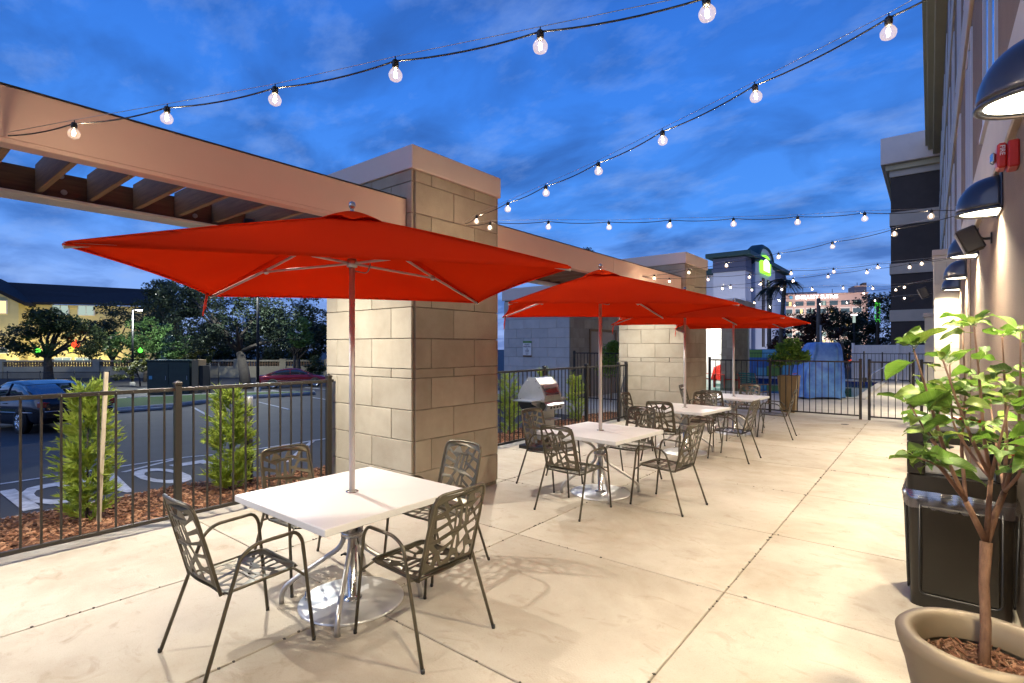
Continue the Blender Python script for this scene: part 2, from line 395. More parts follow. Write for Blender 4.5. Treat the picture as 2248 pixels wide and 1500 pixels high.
mat('cream_wall', (0.66, 0.56, 0.27), 0.85, var=0.08, vscale=0.6, bump=0.1, bscale=20)
mat('roof_dark', (0.012, 0.012, 0.016), 0.9, var=0.4, vscale=3)
mat('garden_wall', (0.42, 0.36, 0.25), 0.9, var=0.15, vscale=0.8, bump=0.15, bscale=10)
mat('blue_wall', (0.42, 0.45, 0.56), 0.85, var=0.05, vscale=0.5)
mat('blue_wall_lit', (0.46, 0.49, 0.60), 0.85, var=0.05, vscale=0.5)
mat('band_navy', (0.075, 0.085, 0.15), 0.8)
mat('parapet_green', (0.012, 0.05, 0.06), 0.6)
mat('pink_wall', (0.40, 0.27, 0.23), 0.9, var=0.06, vscale=0.1)
mat('pink_panel', (0.46, 0.42, 0.38), 0.9)
mat('pink_glass', (0.05, 0.08, 0.09), 0.15)
mat('mural_blue', (0.05, 0.16, 0.42), 0.6, col2=(0.02, 0.09, 0.30), vscale=3)
mat('mural_green', (0.12, 0.26, 0.05), 0.6)
mat('mural_cyan', (0.10, 0.34, 0.50), 0.6)
mat('door_taupe', (0.24, 0.20, 0.19), 0.6)
mat('white_wall', (0.80, 0.78, 0.74), 0.7, var=0.02, vscale=2)
mat('brown_trim', (0.17, 0.10, 0.05), 0.7)
mat('pole_metal', (0.025, 0.025, 0.027), 0.5, 0.4)
mat('pole_grey', (0.30, 0.30, 0.30), 0.6)
mat('pole_wood', (0.095, 0.082, 0.07), 0.9, var=0.2, vscale=4)
mat('flower', (0.75, 0.07, 0.03), 0.6)
mat('strap_red', (0.62, 0.04, 0.015), 0.7)
mat('drain', (0.05, 0.045, 0.04), 0.6, 0.5)
mat('hydrant', (0.01, 0.16, 0.05), 0.5)
leafmat('leaf_hib', (0.15, 0.26, 0.035), (0.07, 0.16, 0.02), 0.26, 14.0, 0.58, 0.38)
leafmat('leaf_hib_y', (0.25, 0.32, 0.06), (0.14, 0.23, 0.03), 0.30, 14.0, 0.58, 0.32)
def veins(name):
    # midrib and side veins, paler, with a slight relief
    m = MATS[name]; nt = m.node_tree; L = nt.links.new; bs = nt.nodes['Principled BSDF']; src = bs.inputs['Base Color'].links[0].from_socket
    tc = nt.nodes.new('ShaderNodeTexCoord'); sp = nt.nodes.new('ShaderNodeSeparateXYZ'); L(tc.outputs['Object'], sp.inputs[0])
    def mth(op, a, b=None):
        n = nt.nodes.new('ShaderNodeMath'); n.operation = op
        for i, q in enumerate((a, b)):
            if q is None: continue
            if isinstance(q, (int, float)): n.inputs[i].default_value = q
            else: L(q, n.inputs[i])
        return n.outputs[0]
    ax = mth('ABSOLUTE', sp.outputs['X']); mid = mth('LESS_THAN', ax, .0011)
    fr_ = mth('FRACT', mth('MULTIPLY', mth('SUBTRACT', sp.outputs['Y'], mth('MULTIPLY', ax, .9)), 68.0)); side = mth('MULTIPLY', mth('LESS_THAN', fr_, .11), .55)
    v = mth('MAXIMUM', mid, side)
    mx = nt.nodes.new('ShaderNodeMix'); mx.data_type = 'RGBA'; L(mth('MULTIPLY', v, .55), mx.inputs[0]); L(src, mx.inputs[6]); mx.inputs[7].default_value = (.36, .44, .14, 1); L(mx.outputs[2], bs.inputs['Base Color'])
    bp = nt.nodes.new('ShaderNodeBump'); bp.inputs['Strength'].default_value = .5; bp.inputs['Distance'].default_value = .002; L(v, bp.inputs['Height']); L(bp.outputs[0], bs.inputs['Normal'])
veins('leaf_hib'); veins('leaf_hib_y')
leafmat('leaf_shrub', (0.46, 0.52, 0.08), (0.22, 0.33, 0.045), 0.38, 5.0)
leafmat('leaf_bush', (0.24, 0.38, 0.06), (0.10, 0.20, 0.03), 0.35, 5.0)
leafmat('leaf_oak', (0.075, 0.10, 0.035), (0.025, 0.04, 0.014), 0.25, 0.8)
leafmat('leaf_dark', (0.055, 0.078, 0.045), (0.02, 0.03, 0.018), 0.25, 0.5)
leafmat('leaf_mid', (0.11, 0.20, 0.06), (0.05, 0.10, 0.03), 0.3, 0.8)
leafmat('leaf_yellow', (0.17, 0.17, 0.03), (0.08, 0.10, 0.02), 0.25, 0.8)
leafmat('leaf_palm', (0.022, 0.045, 0.02), (0.008, 0.018, 0.01), 0.15, 2.0)
glow_glass('bulb_glass', (0.93, 0.92, 0.90), 0.06, 0.03, 0.55, (1.0, 0.72, 0.46), 0.26)
glassmat('bag_film', (0.80, 0.78, 0.74), 0.28, 0.25, 0.7)
glassmat('link_mesh', (0.55, 0.55, 0.55), 0.02, 0.6, 0.05)
emis('filament', (1.0, 0.76, 0.50), 900.0)
emis('sconce_glow', (1.0, 0.90, 0.66), 9.0)
emis('far_lamp', (1.0, 0.98, 0.95), 60.0)
emis('window_warm', (1.0, 0.72, 0.30), 1.4)
emis('window_pale', (0.75, 0.95, 0.85), 0.45)
emis('sign_white', (0.92, 0.94, 1.0), 2.4)
emis('sign_green', (0.28, 0.95, 0.05), 1.6)
emis('sign_pale', (0.80, 1.0, 0.55), 2.0)
emis('lantern_green', (0.10, 0.9, 0.06), 2.2)
emis('fairy_green', (0.10, 0.9, 0.06), 0.6)
emis('lantern_yellow', (0.7, 0.9, 0.10), 1.6)
emis('lantern_red', (1.0, 0.06, 0.02), 2.2)
emis('sign_red', (1.0, 0.10, 0.05), 1.6)
emis('sign_orange', (1.0, 0.45, 0.10), 1.8)
# red canopy fabric: woven, lets a little light through
def fabric():
    m = mat('fabric_red', (0.90, 0.052, 0.010), 0.95, col2=(0.83, 0.042, 0.009), vscale=1.2, detail=3, bump=0.3, bscale=7, spec=0.0)
    nt = m.node_tree; bs = nt.nodes['Principled BSDF']; L = nt.links.new
    tr = nt.nodes.new('ShaderNodeBsdfTranslucent'); tr.inputs[0].default_value = (0.95, 0.13, 0.02, 1)
    mx = nt.nodes.new('ShaderNodeMixShader'); mx.inputs[0].default_value = 0.24
    L(bs.outputs[0], mx.inputs[1]); L(tr.outputs[0], mx.inputs[2]); L(mx.outputs[0], nt.nodes['Material Output'].inputs[0])
fabric()
# pool water
def water():
    m = mat('water', (0.02, 0.16, 0.13), 0.03, spec=0.6, bump=0.15, bscale=3.0, coat=0.6)
water()
M_ = MATS
# ================================================================== SETTING
# ground: one sheet, level by the hotel, falling gently across the car park
g = MB()
xs = [-600, -45, -8.1, 600]; ys = [-300, 900]
vs = [(x, y, lotz(x)) for y in ys for x in xs]
g.add(vs, [(0,1,5,4), (1,2,6,5), (2,3,7,6)])
structure(g.build('parking_lot', M_['asphalt']))

# patio: poured slabs with saw-cut joints
XW = 0.44                      # face of the hotel wall
base = MB(); base.box(-5.95, XW, -4.2, 14.9, -0.24, -0.016)
patio = structure(base.build('patio', M_['concrete_dark']))
XJ = [-5.95, -4.27, -2.95, -1.12, XW]; YJ = [-4.2, -2.5, -1.25, 0.36, 2.10, 3.77, 5.22, 6.87, 8.45, 10.0, 11.6, 13.2, 14.9]
slab_cache = {}
for i in range(len(XJ) - 1):
    for j in range(len(YJ) - 1):
        gp = 0.0055
        k = (i, round(YJ[j+1] - YJ[j], 3))
        if k not in slab_cache:
            w, d = XJ[i+1] - XJ[i] - 2*gp, YJ[j+1] - YJ[j] - 2*gp
            slab_cache[k] = MB().cbox(-w/2, w/2, -d/2, d/2, -0.0155, 0.0, 0.004).mesh('concrete_slab', M_['concrete'])
        mobj('concrete_slab', slab_cache[k], patio, ((XJ[i]+XJ[i+1])/2, (YJ[j]+YJ[j+1])/2, 0))
# grit and leaf crumbs caught in the joints
jr = random.Random(12); jd = MB()
for n in range(420):
    if jr.random() < .6: x = jr.choice(XJ[1:4]) + jr.gauss(0, .006); y = jr.uniform(-.5, 14)
    else: y = jr.choice(YJ[1:-1]) + jr.gauss(0, .006); x = jr.uniform(-5.5, .3)
    s_ = jr.uniform(.004, .013) * (1 if jr.random() < .85 else 1.9); a = jr.uniform(0, 6.28)
    jd.prism([(x + s_*jr.uniform(.6, 1.2)*math.cos(a + k*1.2566), y + s_*jr.uniform(.4, 1)*math.sin(a + k*1.2566), -.002) for k in range(5)], (0, 0, .0045))
stuff(jd.build('joint_grit', M_['bark_dark'], patio))
# drain cover in the patio
dr = MB(); dr.lathe([(0.0, 0.004), (0.075, 0.004), (0.08, 0.0)], 24)
tag(dr.build('floor_drain', M_['drain'], None, (-1.48, 13.7, 0.001)), 'small round dark drain cover set in the concrete by the gate', 'drain')

# planting bed, its kerb and the bark chips
bed = MB()
def bedz(x, y): return -0.045 - 0.05 * (-5.95 - x) / 2.2 + 0.03 * mnoise.noise((x*1.3, y*1.3, 0))
def kerbx(y): return -7.55 if y < 2.6 else (-7.55 + 0.55 * min(1, (y - 2.6) / 1.4))
NB = 60
bed.grid(lambda u, v: Vector((lambda y: (-5.95 + (kerbx(y) + 5.95) * u, y, bedz(-5.95 + (kerbx(y) + 5.95) * u, y)))(-4.2 + v * 18.8)), 12, NB)
structure(bed.build('mulch_bed', M_['mulch']))
kb = MB()
path = [(kerbx(-4.2 + t * 0.235), -4.2 + t * 0.235) for t in range(81)]
for a, b in zip(path, path[1:]):
    kb.add([(a[0],a[1],-0.30),(b[0],b[1],-0.30),(b[0],b[1],-0.105),(a[0],a[1],-0.105),(a[0]-0.15,a[1],-0.30),(b[0]-0.15,b[1],-0.30),(b[0]-0.14,b[1],-0.105),(a[0]-0.14,a[1],-0.105)], [(0,1,2,3),(3,2,6,7),(7,6,5,4)])
structure(kb.build('kerb', M_['kerb']))
# bark chips: far too many to count
ch = MB(); chr_ = random.Random(3)
for n in range(15000):
    y = 14.6 * chr_.random() ** 1.5 - 0.2; x = -5.98 - chr_.random() * (-5.98 - kerbx(y) - 0.03)
    L_ = chr_.uniform(0.012, 0.042); W_ = L_ * chr_.uniform(0.25, 0.6); T_ = chr_.uniform(0.003, 0.009)
    Mx = Matrix.Translation((x, y, bedz(x, y) + chr_.uniform(0.0, 0.022))) @ Euler((chr_.uniform(-.5,.5), chr_.uniform(-.5,.5), chr_.uniform(0, 6.3))).to_matrix().to_4x4()
    ch.mi = chr_.randrange(3)
    ch.add([Mx @ Vector(p) for p in ((-L_,-W_*.6,0),(L_*.8,-W_,0),(L_,W_*.7,0),(-L_*.7,W_,0),(-L_*.9,-W_*.4,T_),(L_*.7,-W_*.8,T_),(L_*.9,W_*.5,T_),(-L_*.6,W_*.8,T_))], [(4,5,6,7),(0,1,5,4),(1,2,6,5),(2,3,7,6),(3,0,4,7)])
mat('chip_a', (0.20, 0.085, 0.04), 0.9, var=0.35, vscale=6)
mat('chip_b', (0.10, 0.04, 0.018), 0.9, var=0.35, vscale=6)
mat('chip_c', (0.33, 0.17, 0.09), 0.9, var=0.3, vscale=6)
stuff(tag(ch.build('bark_chips', [M_['chip_a'], M_['chip_b'], M_['chip_c']]), 'reddish brown bark chips spread over the planting bed', 'bark chips'))

# pool terrace beyond the gate, with the pool
PX0, PX1, PY0, PY1 = -9.0, -1.98, 21.0, 31.6
dk = MB()
def slab(x0, x1, y0, y1): dk.box(x0, x1, y0, y1, -0.24, -0.006)
slab(-13.5, XW, 14.9, PY0); slab(PX1, XW, PY0, PY1); slab(-13.5, PX0, PY0, PY1); slab(-13.5, XW, PY1, 34.0); slab(-9.3, -6.2, 12.9, 14.895)
structure(dk.build('pool_deck', M_['deck']))
cp = MB()
for (x0, x1, y0, y1) in ((PX0-.3, PX1+.3, PY0-.3, PY0), (PX0-.3, PX1+.3, PY1, PY1+.3), (PX1, PX1+.3, PY0+.002, PY1-.002), (PX0-.3, PX0, PY0+.002, PY1-.002)):
    cp.cbox(x0, x1, y0, y1, -0.02, 0.035, 0.01)
structure(cp.build('pool_coping', M_['kerb']))
pw = MB()
pw.add([(PX0,PY0,-.16),(PX1,PY0,-.16),(PX1,PY1,-.16),(PX0,PY1,-.16)], [(0,1,2,3)])
structure(pw.build('pool_water', M_['water']))
pt = MB()
ntile = 24
for k in range(ntile):
    a = PX0 + (PX1-PX0) * k / ntile; pt.box(a + .008, a + (PX1-PX0)/ntile - .008, PY1 - .02, PY1 - .001, -.25, .0)
for k in range(30):
    a = PY0 + (PY1-PY0) * k / 30; pt.box(PX1 - .02, PX1 - .001, a + .008, a + (PY1-PY0)/30 - .008, -.25, .0)
structure(pt.build('pool_tile_band', M_['pool_tile']))

# painted markings on the car park -------------------------------------------------
def strip(name, pts, w, label):
    s = MB(); P = [Vector((p[0], p[1], 0)) for p in pts]
    for a, b in zip(P, P[1:]):
        d = (b - a); 
        if d.length < 1e-6: continue
        n = Vector((-d.y, d.x, 0)).normalized() * w / 2
        q = [a - n, b - n, b + n, a + n]
        s.add([(p.x, p.y, lotz(p.x) + 0.006) for p in q], [(0,1,2,3)] if (q[1]-q[0]).cross(q[2]-q[1]).z > 0 else [(3,2,1,0)])
    o = s.build(name, M_['road_paint']); return structure(o)
strip('bay_line', [(-10.85, -3), (-10.85, 3.7), (-10.5, 4.5), (-10.5, 9.5)], 0.1, '')
strip('bay_line', [(-10.2, 2.7), (-10.8, 3.75)], 0.1, '')
strip('bay_line', [(-10.6, 6.3), (-8.6, 4.6)], 0.1, '')
for k in range(8):
    y = 4.4 + k * 2.75
    strip('bay_line', [(-24.4, y + 4.5), (-18.8, y + 3.0)], 0.1, '')
    strip('bay_line', [(-36.0, y + 8), (-30.5, y + 6.5)], 0.1, '')
strip('bay_line', [(-17.4, 1.2), (-14.6, 0.4)], 0.1, '')
# the word LOADING, read from the far side of the lot
letters = 'LOADING'
for i, c in enumerate(letters):
    me = text_mesh('painted_letter', c, 1.0, M_['road_paint'], ext=0.0, offset=0.024)
    xsz = max(v.co.x for v in me.vertices) - min(v.co.x for v in me.vertices); ysz = max(v.co.y for v in me.vertices) - min(v.co.y for v in me.vertices)
    xm = (max(v.co.x for v in me.vertices) + min(v.co.x for v in me.vertices)) / 2; ym = (max(v.co.y for v in me.vertices) + min(v.co.y for v in me.vertices)) / 2
    wl_ = 0.17 if c == 'I' else 0.56
    yc = 3.62 - i * 0.655 if c != 'I' else 1.33
    if i > 4: yc = 1.33 - (i - 4) * 0.6
    for v in me.vertices:
        a = (v.co.x - xm) / xsz * wl_; b = (v.co.y - ym) / ysz * 1.75
        X_, Y_ = -9.32 + b, yc - a
        v.co = (X_, Y_, lotz(X_) + 0.007)
    structure(mobj('painted_letter', me))

# grassy island with kerb
isl = [(-26.0, -6), (-24.6, 5.5), (-25.0, 8.5), (-27.5, 12.2), (-26.2, 15.5), (-27.4, 16.2), (-31.5, 13.8), (-33.5, 9), (-34.5, -6)]
im = MB(); im.prism([(x, y, lotz(x) + 0.02) for x, y in isl], (0, 0, 0.14)); structure(im.build('grass_island', M_['grass']))
ik = MB()
for a, b in zip(isl, isl[1:] + isl[:1]):
    ik.tube([(a[0], a[1], lotz(a[0]) + 0.08), (b[0], b[1], lotz(b[0]) + 0.08)], 0.13, 6)
structure(ik.build('island_kerb', M_['kerb']))

# ================================================================== STONE PILLARS AND PERGOLAS
block_cache = {}
def block_piece(parent, axis, a0, a1, face, z0, z1, matn, out):
    """one veneer block; axis 'x': lies along X on plane y=face; 'y': along Y on plane x=face. out = +-1 outward"""
    g_ = 0.0032; t = 0.028; w = a1 - a0 - 2*g_; h = z1 - z0 - 2*g_
    k = (axis, round(w, 3), round(h, 3), matn)
    if k not in block_cache:
        m = MB()
        if axis == 'x': m.cbox(-w/2, w/2, -t/2, t/2, -h/2, h/2, 0.0045)
        else: m.cbox(-t/2, t/2, -w/2, w/2, -h/2, h/2, 0.0045)
        block_cache[k] = m.mesh('block', M_[matn])
    c = (a0 + a1) / 2; zc = (z0 + z1) / 2; off = face + out * (t/2 - 0.016 + rnd.uniform(-0.001, 0.0015))
    mobj('block', block_cache[k], parent, (c, off, zc) if axis == 'x' else (off, c, zc))
def courses(H):
    zs = [0.045, 0.38, 0.715, 1.04, 1.376, 1.476, 1.80, 2.13, 2.46, 2.79, 3.12, 3.45, 3.78, 4.1]
    zs = [z for z in zs if z < H - 0.08] + [H]
    return zs
def veneer(parent, axis, a0, a1, face, out, H, matn='block', L=0.685, skip=None, z_start=0.0, zs=None):
    zs = zs or courses(H)
    for r_, (z0, z1) in enumerate(zip(zs, zs[1:])):
        ph = (0.50 if r_ % 2 == 0 else 0.0) * L + 0.33 * L
        cuts = [a0]; x = a0 + (ph % L if ph % L > 0.12 else ph % L + L)
        while x < a1 - 0.10: cuts.append(x); x += L
        cuts.append(a1)
        for b0, b1 in zip(cuts, cuts[1:]):
            if skip and skip((b0 + b1) / 2, (z0 + z1) / 2): continue
            block_piece(parent, axis, b0, b1, face, z0, z1, matn, out)
def stone_pillar(x0, x1, y0, y1, label, base=0.0):
    t = thing('stone_pillar', label, 'pillar', ((x0+x1)/2, (y0+y1)/2, 0), 0, 'stone pillars along the patio edge')
    cx_, cy_ = (x0+x1)/2, (y0+y1)/2; a, b = (x1-x0)/2, (y1-y0)/2
    MB().box(-a + .014, a - .014, -b + .014, b - .014, -0.24, 3.60).build('core', M_['mortar'], t)
    H = 3.575
    veneer(t, 'x', -a, a, -b, -1, H); veneer(t, 'x', -a, a, b, 1, H)
    veneer(t, 'y', -b + .03, b - .03, a, 1, H); veneer(t, 'y', -b + .03, b - .03, -a, -1, H)
    MB().cbox(-a - .03, a + .03, -b - .03, b + .03, 3.578, 3.825, 0.006).build('cap', M_['cap_paint'], t)
    MB().box(-a + .01, a - .01, -b + .01, b - .01, -0.02, 0.044).build('plinth', M_['mortar'], t)
    return t
PILL = []
PILL.append(stone_pillar(-5.83, -4.24, 3.64, 5.02, 'tan stone block pillar beside the stainless barbecue grill and the near pergola'))
PILL.append(stone_pillar(-5.85, -4.24, 11.46, 12.86, 'tan stone block pillar next to the gate fence and pool terrace'))

def pergola(y0, y1, label, ph=0.0):
    t = thing('pergola', label, 'pergola', (-5.0, (y0+y1)/2, 0), 0, 'pergolas between the stone pillars')
    hy_ = (y1 - y0) / 2
    nseg = max(1, round((y1 - y0)/3.2))
    for q in range(nseg):
        ya_, yb_ = -hy_ + 2*hy_*q/nseg + .002, -hy_ + 2*hy_*(q+1)/nseg - .002
        fb = MB().cbox(0.575, 0.685, ya_, yb_, 2.955, 3.27, 0.006).build('front_beam', M_['beam_paint'], t)
        MB().cbox(0.565, 0.69, ya_, yb_, 2.925, 2.953, 0.004).build('lip', M_['beam_paint'], fb)
        MB().cbox(0.57, 0.692, ya_, yb_, 3.271, 3.279, 0.002).build('drip_edge', M_['pole_metal'], fb)
    r_ = MB(); r_.cbox(-0.80, -0.72, -hy_, hy_, 2.935, 3.165, 0.006); r_.cbox(-0.82, -0.58, -hy_, hy_, 2.905, 2.933, 0.004)
    r_.build('rear_beam', M_['white_paint'], t)
    MB().cbox(-0.718, -0.665, -hy_ + .01, hy_ - .01, 2.95, 3.155, 0.004).build('ledger', M_['wood_y'], t)
    MB().cbox(0.515, 0.572, -hy_ + .01, hy_ - .01, 2.96, 3.20, 0.004).build('ledger', M_['wood_y'], t)
    rm = MB().cbox(-0.663, 0.513, -0.021, 0.021, 2.956, 3.185, 0.004).mesh('rafter', M_['wood'])
    bm = MB(); bm.tube([(0,0,0),(0.012,0,0)], 0.022, 10); bm.tube([(0.012,0,0),(0.026,0,0)], 0.011, 6); bm = bm.mesh('bolt', M_['steel'])
    yc = (y0 + y1) / 2
    k0 = math.ceil((y0 + 0.1 - 0.26) / 0.333)
    y = 0.26 + k0 * 0.333
    i = 0
    while y < y1 - 0.08:
        mobj('rafter', rm, t, (0, y - yc, 0))
        if i % 3 == 0:
            mobj('bolt', bm, t, (-0.664, y - yc + 0.14, 3.13)); mobj('bolt', bm, t, (-0.664, y - yc + 0.16, 3.0))
        y += 0.333; i += 1
    return t
pergola(-3.2, 3.62, 'painted beam pergola with brown wood rafters over the planting bed shrubs')
pergola(5.04, 11.44, 'painted beam pergola with wood rafters spanning the two stone pillars')
# ================================================================== FENCES
picket_cache = {}
def fence(name, label, cat, p0, p1, h, matn, posts=(), spacing=0.125, pk=0.0165, rail=0.036, post=0.057, gap=0.07, cap=True, group=None, rails=None, phase=0.5, z0=0.0, post_h=None, screws=False):
    p0 = Vector((p0[0], p0[1], z0)); p1 = Vector((p1[0], p1[1], z0)); d = p1 - p0; L = d.length; ang = math.atan2(d.y, d.x)
    t = thing(name, label, cat, p0, ang, group); m = M_[matn]
    for zc in (rails or (gap + rail/2, h - rail/2)):
        MB().cbox(0, L, -rail*.42, rail*.42, zc - rail/2, zc + rail/2, 0.003).build('rail', m, t)
    kp = (matn, round(h, 3), pk)
    if kp not in picket_cache: picket_cache[kp] = MB().cbox(-pk/2, pk/2, -pk/2, pk/2, gap + rail*.5, h - rail*.5, 0.0015).mesh('picket', m)
    if screws and 'screw' not in picket_cache:
        picket_cache['screw'] = MB().lathe([(0.0045, 0), (0.004, .003), (0, .004)], 8).mesh('screw', M_['chrome'])
    n = int(L / spacing)
    for i in range(n + 1):
        x = (i + phase) * spacing
        if x > L - 0.02 or any(abs(x - q) < post*.75 for q in posts): continue
        o = mobj('picket', picket_cache[kp], t, (x, 0, 0))
        if screws: mobj('screw', picket_cache['screw'], t, (x, -rail*.42, h - rail/2), (R(90), 0, 0))
    ph_ = post_h or h + 0.045
    for q in posts:
        po = MB().cbox(-post/2, post/2, -post/2, post/2, -0.05, ph_, 0.003).build('post', m, t, (q, 0, 0))
        if cap:
            MB().cbox(-post/2 - .005, post/2 + .005, -post/2 - .005, post/2 + .005, ph_ - .018, ph_ + .006, 0.004).add([(-post/2,-post/2,ph_+.006),(post/2,-post/2,ph_+.006),(post/2,post/2,ph_+.006),(-post/2,post/2,ph_+.006),(0,0,ph_+.022)], [(0,1,4),(1,2,4),(2,3,4),(3,0,4)]).build('post_cap', m, po)
    return t
FX = -5.68
fence('bar_fence', 'bronze metal bar fence beside the planting bed with staked shrub', 'fence', (FX, -2.6), (FX + .04, 3.60), 1.32, 'fence_metal', posts=(0.18, 2.36, 4.53, 6.14), phase=0.34, screws=True, group=None)
fence('bar_fence', 'dark bar fence behind the barbecue grill between the two stone pillars', 'fence', (-5.62, 5.06), (-5.62, 11.42), 1.31, 'fence_black', posts=(0.06, 2.95, 4.47, 5.92, 6.3), phase=0.3)
fence('bar_fence', 'short dark bar fence meeting the grey block building by a bush', 'fence', (-9.2, 14.75), (-5.9, 14.75), 1.55, 'fence_black', posts=(0.05, 3.2), phase=0.4)
fence('bar_fence', 'bronze bar fence in front of the pool between pillar and gate', 'fence', (-4.85, 14.9), (-1.27, 14.9), 1.385, 'fence_metal', posts=(0.03, 1.58, 3.555), phase=0.45, spacing=0.135)
gt = fence('pool_gate', 'bronze bar gate with latch leading to the swimming pool', 'gate', (-1.15, 14.9), (-0.28, 14.9), 1.385, 'fence_metal', posts=(0.03, 0.85), phase=0.9, spacing=0.135, gap=0.06, post_h=1.42)
lt = MB(); lt.tube([(-.075, 0, 0.75), (-.075, 0, 1.62)], 0.018, 8); lt.box(-.10, -.02, -.03, .03, 0.9, 1.0); lt.build('latch', M_['fence_black'], gt)
fence('bar_fence', 'narrow bronze bar fence between the gate hinge post and hotel wall', 'fence', (-0.18, 14.9), (0.40, 14.9), 1.385, 'fence_metal', posts=(0.03, 0.53), phase=1.0, spacing=0.135)
fence('bar_fence', 'black bar fence standing before the white vinyl fence past the pool', 'fence', (-9.0, 32.6), (0.40, 32.6), 1.42, 'fence_black', posts=(0.05, 2.4, 4.75, 7.1, 8.2, 9.3), phase=0.5, spacing=0.16)
# white vinyl fence: boards one by one
vf = thing('vinyl_fence', 'white vinyl privacy fence beyond the swimming pool', 'fence', (-3.25, 33.6, 0))
bm_ = MB().cbox(-0.073, 0.073, -0.012, 0.012, 0.05, 1.78, 0.006).mesh('board', M_['vinyl_white'])
for k in range(25): mobj('board', bm_, vf, (0.14 + k * 0.15, 0, 0))
for zc in (0.10, 1.80): MB().cbox(0, 3.85, -0.035, 0.035, zc - .05, zc + .05, 0.006).build('rail', M_['vinyl_white'], vf)
for x in (0.0, 1.95, 3.75):
    po = MB().cbox(-.065, .065, -.065, .065, -0.2, 1.93, 0.006).build('post', M_['vinyl_white'], vf, (x, 0, 0))
    MB().cbox(-.075, .075, -.075, .075, 1.932, 1.96, 0.006).build('post_cap', M_['vinyl_white'], po)
# ================================================================== HOTEL (main block on the right and its far wing)
hb = thing('hotel_building', 'tall brown stucco hotel with pale bands rising beside the patio', 'building', (XW, 20, 0))
def hpart(name, mb, m): return mb.build(name, M_[m], hb, (-XW, -20, 0))
YA, YB = -9.0, 39.0
w = MB(); w.box(XW, XW + 9, YA, YB, -0.24, 13.4); hpart('wall', w, 'stucco_brown')
for z0, z1 in ((3.10, 3.66), (6.15, 6.80), (9.2, 9.8)):
    b = MB(); b.cbox(XW - .045, XW + .3, YA + .01, YB - .01, z0, z1, 0.01); hpart('band', b, 'band_paint')
# roof cornice with a deep soffit
b = MB(); b.cbox(-0.22, XW + 9.2, YA, YB + .2, 13.402, 13.9, 0.02); b.cbox(-0.10, XW + 9, YA, YB, 13.15, 13.40, 0.02); b.cbox(0.12, XW + 9, YA, YB, 12.85, 13.148, 0.02); hpart('cornice', b, 'soffit_paint')
# windows, each with frame and glass
fr = MB()
for x0, x1, z0, z1 in ((0, .05, 0, 2.1), (1.25, 1.3, 0, 2.1), (.05, 1.25, 0, .05), (.05, 1.25, 2.05, 2.1), (.62, .66, .05, 2.05)):
    fr.box(-.022, .0, x0, x1, z0, z1)
fr.box(-.045, 0, -.05, 1.35, -.05, -.005)
fr_me = fr.mesh('window', M_['vinyl_white']); gl_me = MB().box(-.008, -.002, .05, 1.25, .05, 2.05).mesh('pane', M_['window_glass'])
for fl in range(3):
    z = 3.85 + fl * 3.05
    for k in range(11):
        y = 2.6 + k * 3.3
        o = mobj('window', fr_me, hb, (XW - XW + 0.0, y - 20, z)); 
        mobj('pane', gl_me, o)
# drip lines / shallow vertical reveals between windows
for k in range(12):
    y = 1.2 + k * 3.3
    b = MB(); b.cbox(XW - .03, XW + .01, y, y + .32, 3.662, 6.148, 0.005); b.cbox(XW - .03, XW + .01, y, y + .32, 6.802, 9.198, 0.005); b.cbox(XW - .03, XW + .01, y, y + .32, 9.802, 12.848, 0.005); pass
# wall expansion joint and low vent grilles
for y in (0.2, 9.6): b = MB(); b.box(XW - .006, XW + .01, y, y + .018, 0.0, 3.098); hpart('expansion_joint', b, 'brown_trim')
# pale block pilaster near the gate, laid block by block
pil = MB(); pil.box(0.075, XW + .01, 13.22, 14.6, -0.24, 3.5); hpart('pilaster_core', pil, 'mortar')
zs = [0.0, 0.42, 0.84, 1.26, 1.68, 2.10, 2.52, 2.94, 3.36, 3.50]
pm = {}
for i, (z0, z1) in enumerate(zip(zs, zs[1:])):
    segs = [(0.06, 0.25), (0.25, XW)] if i % 2 else [(0.06, XW)]
    for a, c in segs:
        k = (round(c-a, 3), round(z1-z0, 3))
        if k not in pm: pm[k] = MB().cbox(-(c-a)/2 + .002, (c-a)/2 - .002, -.015, .015, -(z1-z0)/2 + .002, (z1-z0)/2 - .002, .003).mesh('block', M_['pilaster'])
        mobj('block', pm[k], hb, ((a+c)/2 - XW, 13.21 - 20, (z0+z1)/2))
    for a, c in ([(13.226, 13.9), (13.9, 14.6)] if i % 2 else [(13.226, 14.25), (14.25, 14.6)]):
        k = ('y', round(c-a, 3), round(z1-z0, 3))
        if k not in pm: pm[k] = MB().cbox(-.015, .015, -(c-a)/2 + .002, (c-a)/2 - .002, -(z1-z0)/2 + .002, (z1-z0)/2 - .002, .003).mesh('block', M_['pilaster'])
        mobj('block', pm[k], hb, (0.066 - XW, (a+c)/2 - 20, (z0+z1)/2))
b = MB(); b.cbox(0.03, XW, 13.17, 14.65, 3.502, 3.62, 0.008); hpart('pilaster_cap', b, 'band_paint')
b = MB(); b.box(-0.13, XW, 20.0, 21.5, -.02, 2.62); hpart('pilaster', b, 'pilaster')
b = MB(); b.cbox(-0.17, XW, 19.95, 21.55, 2.622, 2.74, 0.008); hpart('pilaster_cap', b, 'band_paint')
